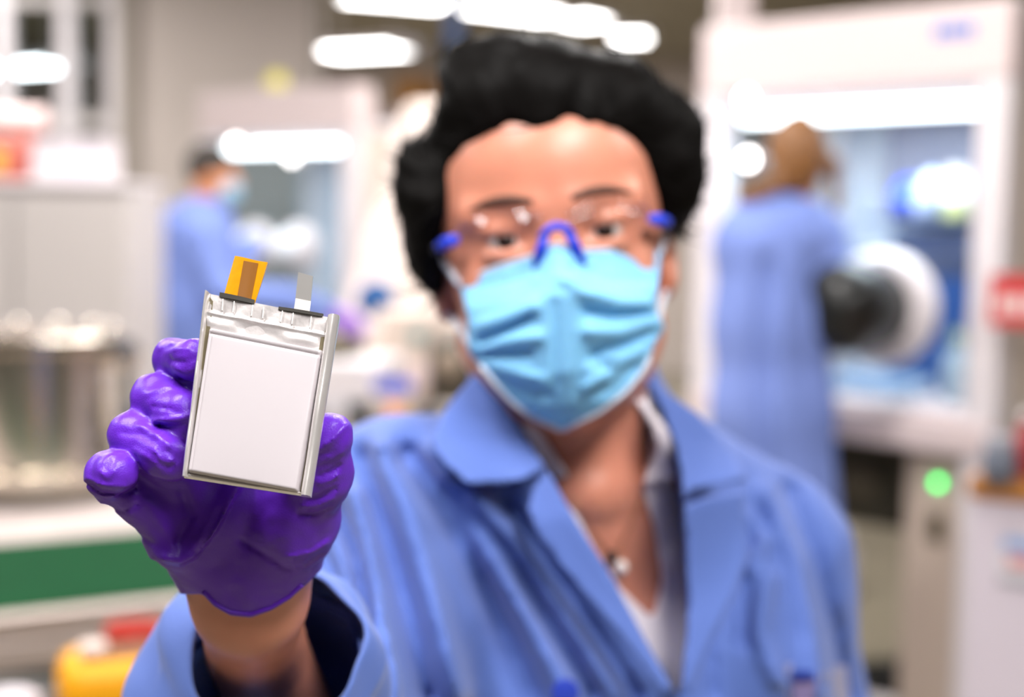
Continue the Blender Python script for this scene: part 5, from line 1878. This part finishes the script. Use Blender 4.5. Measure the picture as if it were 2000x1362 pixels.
def quad_sheet(name, corners, hfun, material, n, m, base=0.0, back=0.0015):
    """front sheet with relief plus a flat back, closed at the rim"""
    V, F = [], []
    for j in range(m + 1):
        for i in range(n + 1):
            s, t = i / n, j / m
            px, py = bil(corners, s, t)
            V.append(Q(px, py, base + hfun(s, t)))
    k = len(V)
    for j in range(m + 1):
        for i in range(n + 1):
            px, py = bil(corners, i / n, j / m)
            V.append(Q(px, py, base - back))
    w = n + 1
    for j in range(m):
        for i in range(n):
            a = j * w + i
            F.append((a, a + w, a + w + 1, a + 1))
            F.append((k + a, k + a + 1, k + a + w + 1, k + a + w))
    for i in range(n):
        F.append((i, i + 1, k + i + 1, k + i))
        a = m * w + i
        F.append((a + 1, a, k + a, k + a + 1))
    for j in range(m):
        a = j * w
        F.append((a + w, a, k + a, k + a + w))
        a = j * w + n
        F.append((a, a + w, k + a + w, k + a))
    o = mesh_np(name, np.array(V), np.array(F), material)
    o.data.set_sharp_from_angle(angle=math.radians(50))
    return cpart(o)


def sstep(x):
    x = min(max(x, 0.0), 1.0)
    return x * x * (3 - 2 * x)


def body_h(s, t):
    e = min(s, 1 - s) / 0.030
    g = min(t / 0.024, (1 - t) / 0.020)
    r = max(0.0, 1 - math.hypot(max(0, 1 - e), max(0, 1 - g)))
    h = 0.0036 * sstep(r)
    # inner pressed frame line near the top and left, gently swollen middle
    h += 0.0007 * (16 * s * (1 - s) * t * (1 - t)) ** 0.6
    ln = min(abs(t - 0.050) / 0.008, abs(s - 0.040) / 0.010 if t > 0.05 else 9)
    if 0.03 < s < 0.97:
        h -= 0.0007 * math.exp(-ln * ln)
    return h


quad_sheet('pouch_body', [(409, 640), (634, 685), (586, 966), (366, 926)], body_h, FOIL, 90, 120, 0.0, 0.002)


def band_h(s, t):
    return 0.0004 * math.sin(21 * s + 4 * t) * math.sin(3.1 * t) + 0.0007 * math.exp(-((t - 0.52) / 0.05) ** 2) + 0.0009 * math.sin(9 * s + 1.0) * math.exp(-((t - 0.78) / 0.14) ** 2)


quad_sheet('top_seal', [(406, 574), (650, 622), (637, 690), (405, 645)], band_h, FOIL2, 90, 40, 0.0003, 0.0006)
# pressed ticks of the seal
TICK = mat('tick_line', (240, 238, 236), 0.35, metal=0.3)
for x0, x1 in ((436, 434), (458, 455), (494, 491), (515, 513), (552, 548), (573, 570), (608, 605)):
    y0 = 574 + (x0 - 406) * 0.197 + 6
    cpart(MB().prism([tuple(Q(x0, y0, 0.0014)), tuple(Q(x0 + 1.6, y0, 0.0014)), tuple(Q(x1 + 1.6, y0 + 22, 0.0014)), tuple(Q(x1, y0 + 22, 0.0014))],
                     [tuple(Q(x0, y0, 0.0)), tuple(Q(x0 + 1.6, y0, 0.0)), tuple(Q(x1 + 1.6, y0 + 22, 0.0)), tuple(Q(x1, y0 + 22, 0.0))]).build('seal_tick', TICK))
# side flaps, folded forward and rolled
quad_sheet('side_flap', [(401, 570), (413, 575), (372, 935), (356, 931)], lambda s, t: 0.0030 * math.sin(math.pi * min(1, s * 1.25)) ** 0.7 + 0.0003 * math.sin(17 * t), FLAP, 12, 80, 0.0004, 0.0012)
quad_sheet('side_flap', [(643, 620), (664, 620), (608, 972), (590, 970)], lambda s, t: 0.0012 + 0.0032 * math.sin(math.pi * min(1, 0.15 + s * 0.8)) ** 0.7 + 0.0003 * math.sin(13 * t + 1), FLAP, 14, 80, 0.0004, 0.0012)
# dark groove between body and left flap, back wall of the pouch
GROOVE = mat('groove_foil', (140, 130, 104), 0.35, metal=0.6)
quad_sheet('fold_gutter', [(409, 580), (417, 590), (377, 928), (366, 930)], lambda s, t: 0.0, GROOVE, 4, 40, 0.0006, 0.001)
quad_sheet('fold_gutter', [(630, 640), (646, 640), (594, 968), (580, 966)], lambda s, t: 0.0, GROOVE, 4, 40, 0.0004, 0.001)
quad_sheet('bottom_fold', [(358, 920), (606, 963), (600, 971), (360, 934)], lambda s, t: 0.0012 * math.sin(math.pi * t), FLAP, 60, 6, 0.0, 0.001)
quad_sheet('back_foil', [(403, 574), (660, 622), (605, 968), (358, 930)], lambda s, t: 0.0, FOIL2, 10, 10, -0.0016, 0.0022)
# sealant strip and the two tabs
quad_sheet('tab_sealant', [(430, 572), (498, 587), (497, 595), (429, 581)], lambda s, t: 0.0006 * math.sin(math.pi * s), SEAL, 10, 4, 0.0008, 0.001)
quad_sheet('tab_sealant', [(545, 600), (632, 614), (630, 620), (544, 606)], lambda s, t: 0.0005 * math.sin(math.pi * s), SEAL, 10, 4, 0.0008, 0.001)
tape = quad_sheet('tab_tape', [(459, 500), (524, 515), (498, 593), (437, 578)], lambda s, t: 0.0003 * math.sin(7 * s) + 0.0012 * (1 - t) * s, KAP, 16, 16, 0.0002, 0.0004)
o = quad_sheet('taped_tab', [(477, 511), (505, 516), (490, 590), (464, 583)], lambda s, t: 0.0003 * math.sin(7 * (0.3 + s * 0.4)) + 0.0012 * (1 - t) * (0.3 + 0.4 * s), KAP2, 8, 10, 0.0005, 0.0002)
o['label'] = 'brown copper tab under the tape'
quad_sheet('metal_tab', [(583, 533), (612, 541), (605, 610), (575, 603)], lambda s, t: 0.0006 * (1 - t), TABM, 8, 12, 0.0002, 0.0004)
quad_sheet('tab_film', [(578, 584), (608, 590), (605, 611), (575, 604)], lambda s, t: 0.0, mat('tab_film', (214, 206, 200), 0.4), 4, 4, 0.0009, 0.0003)
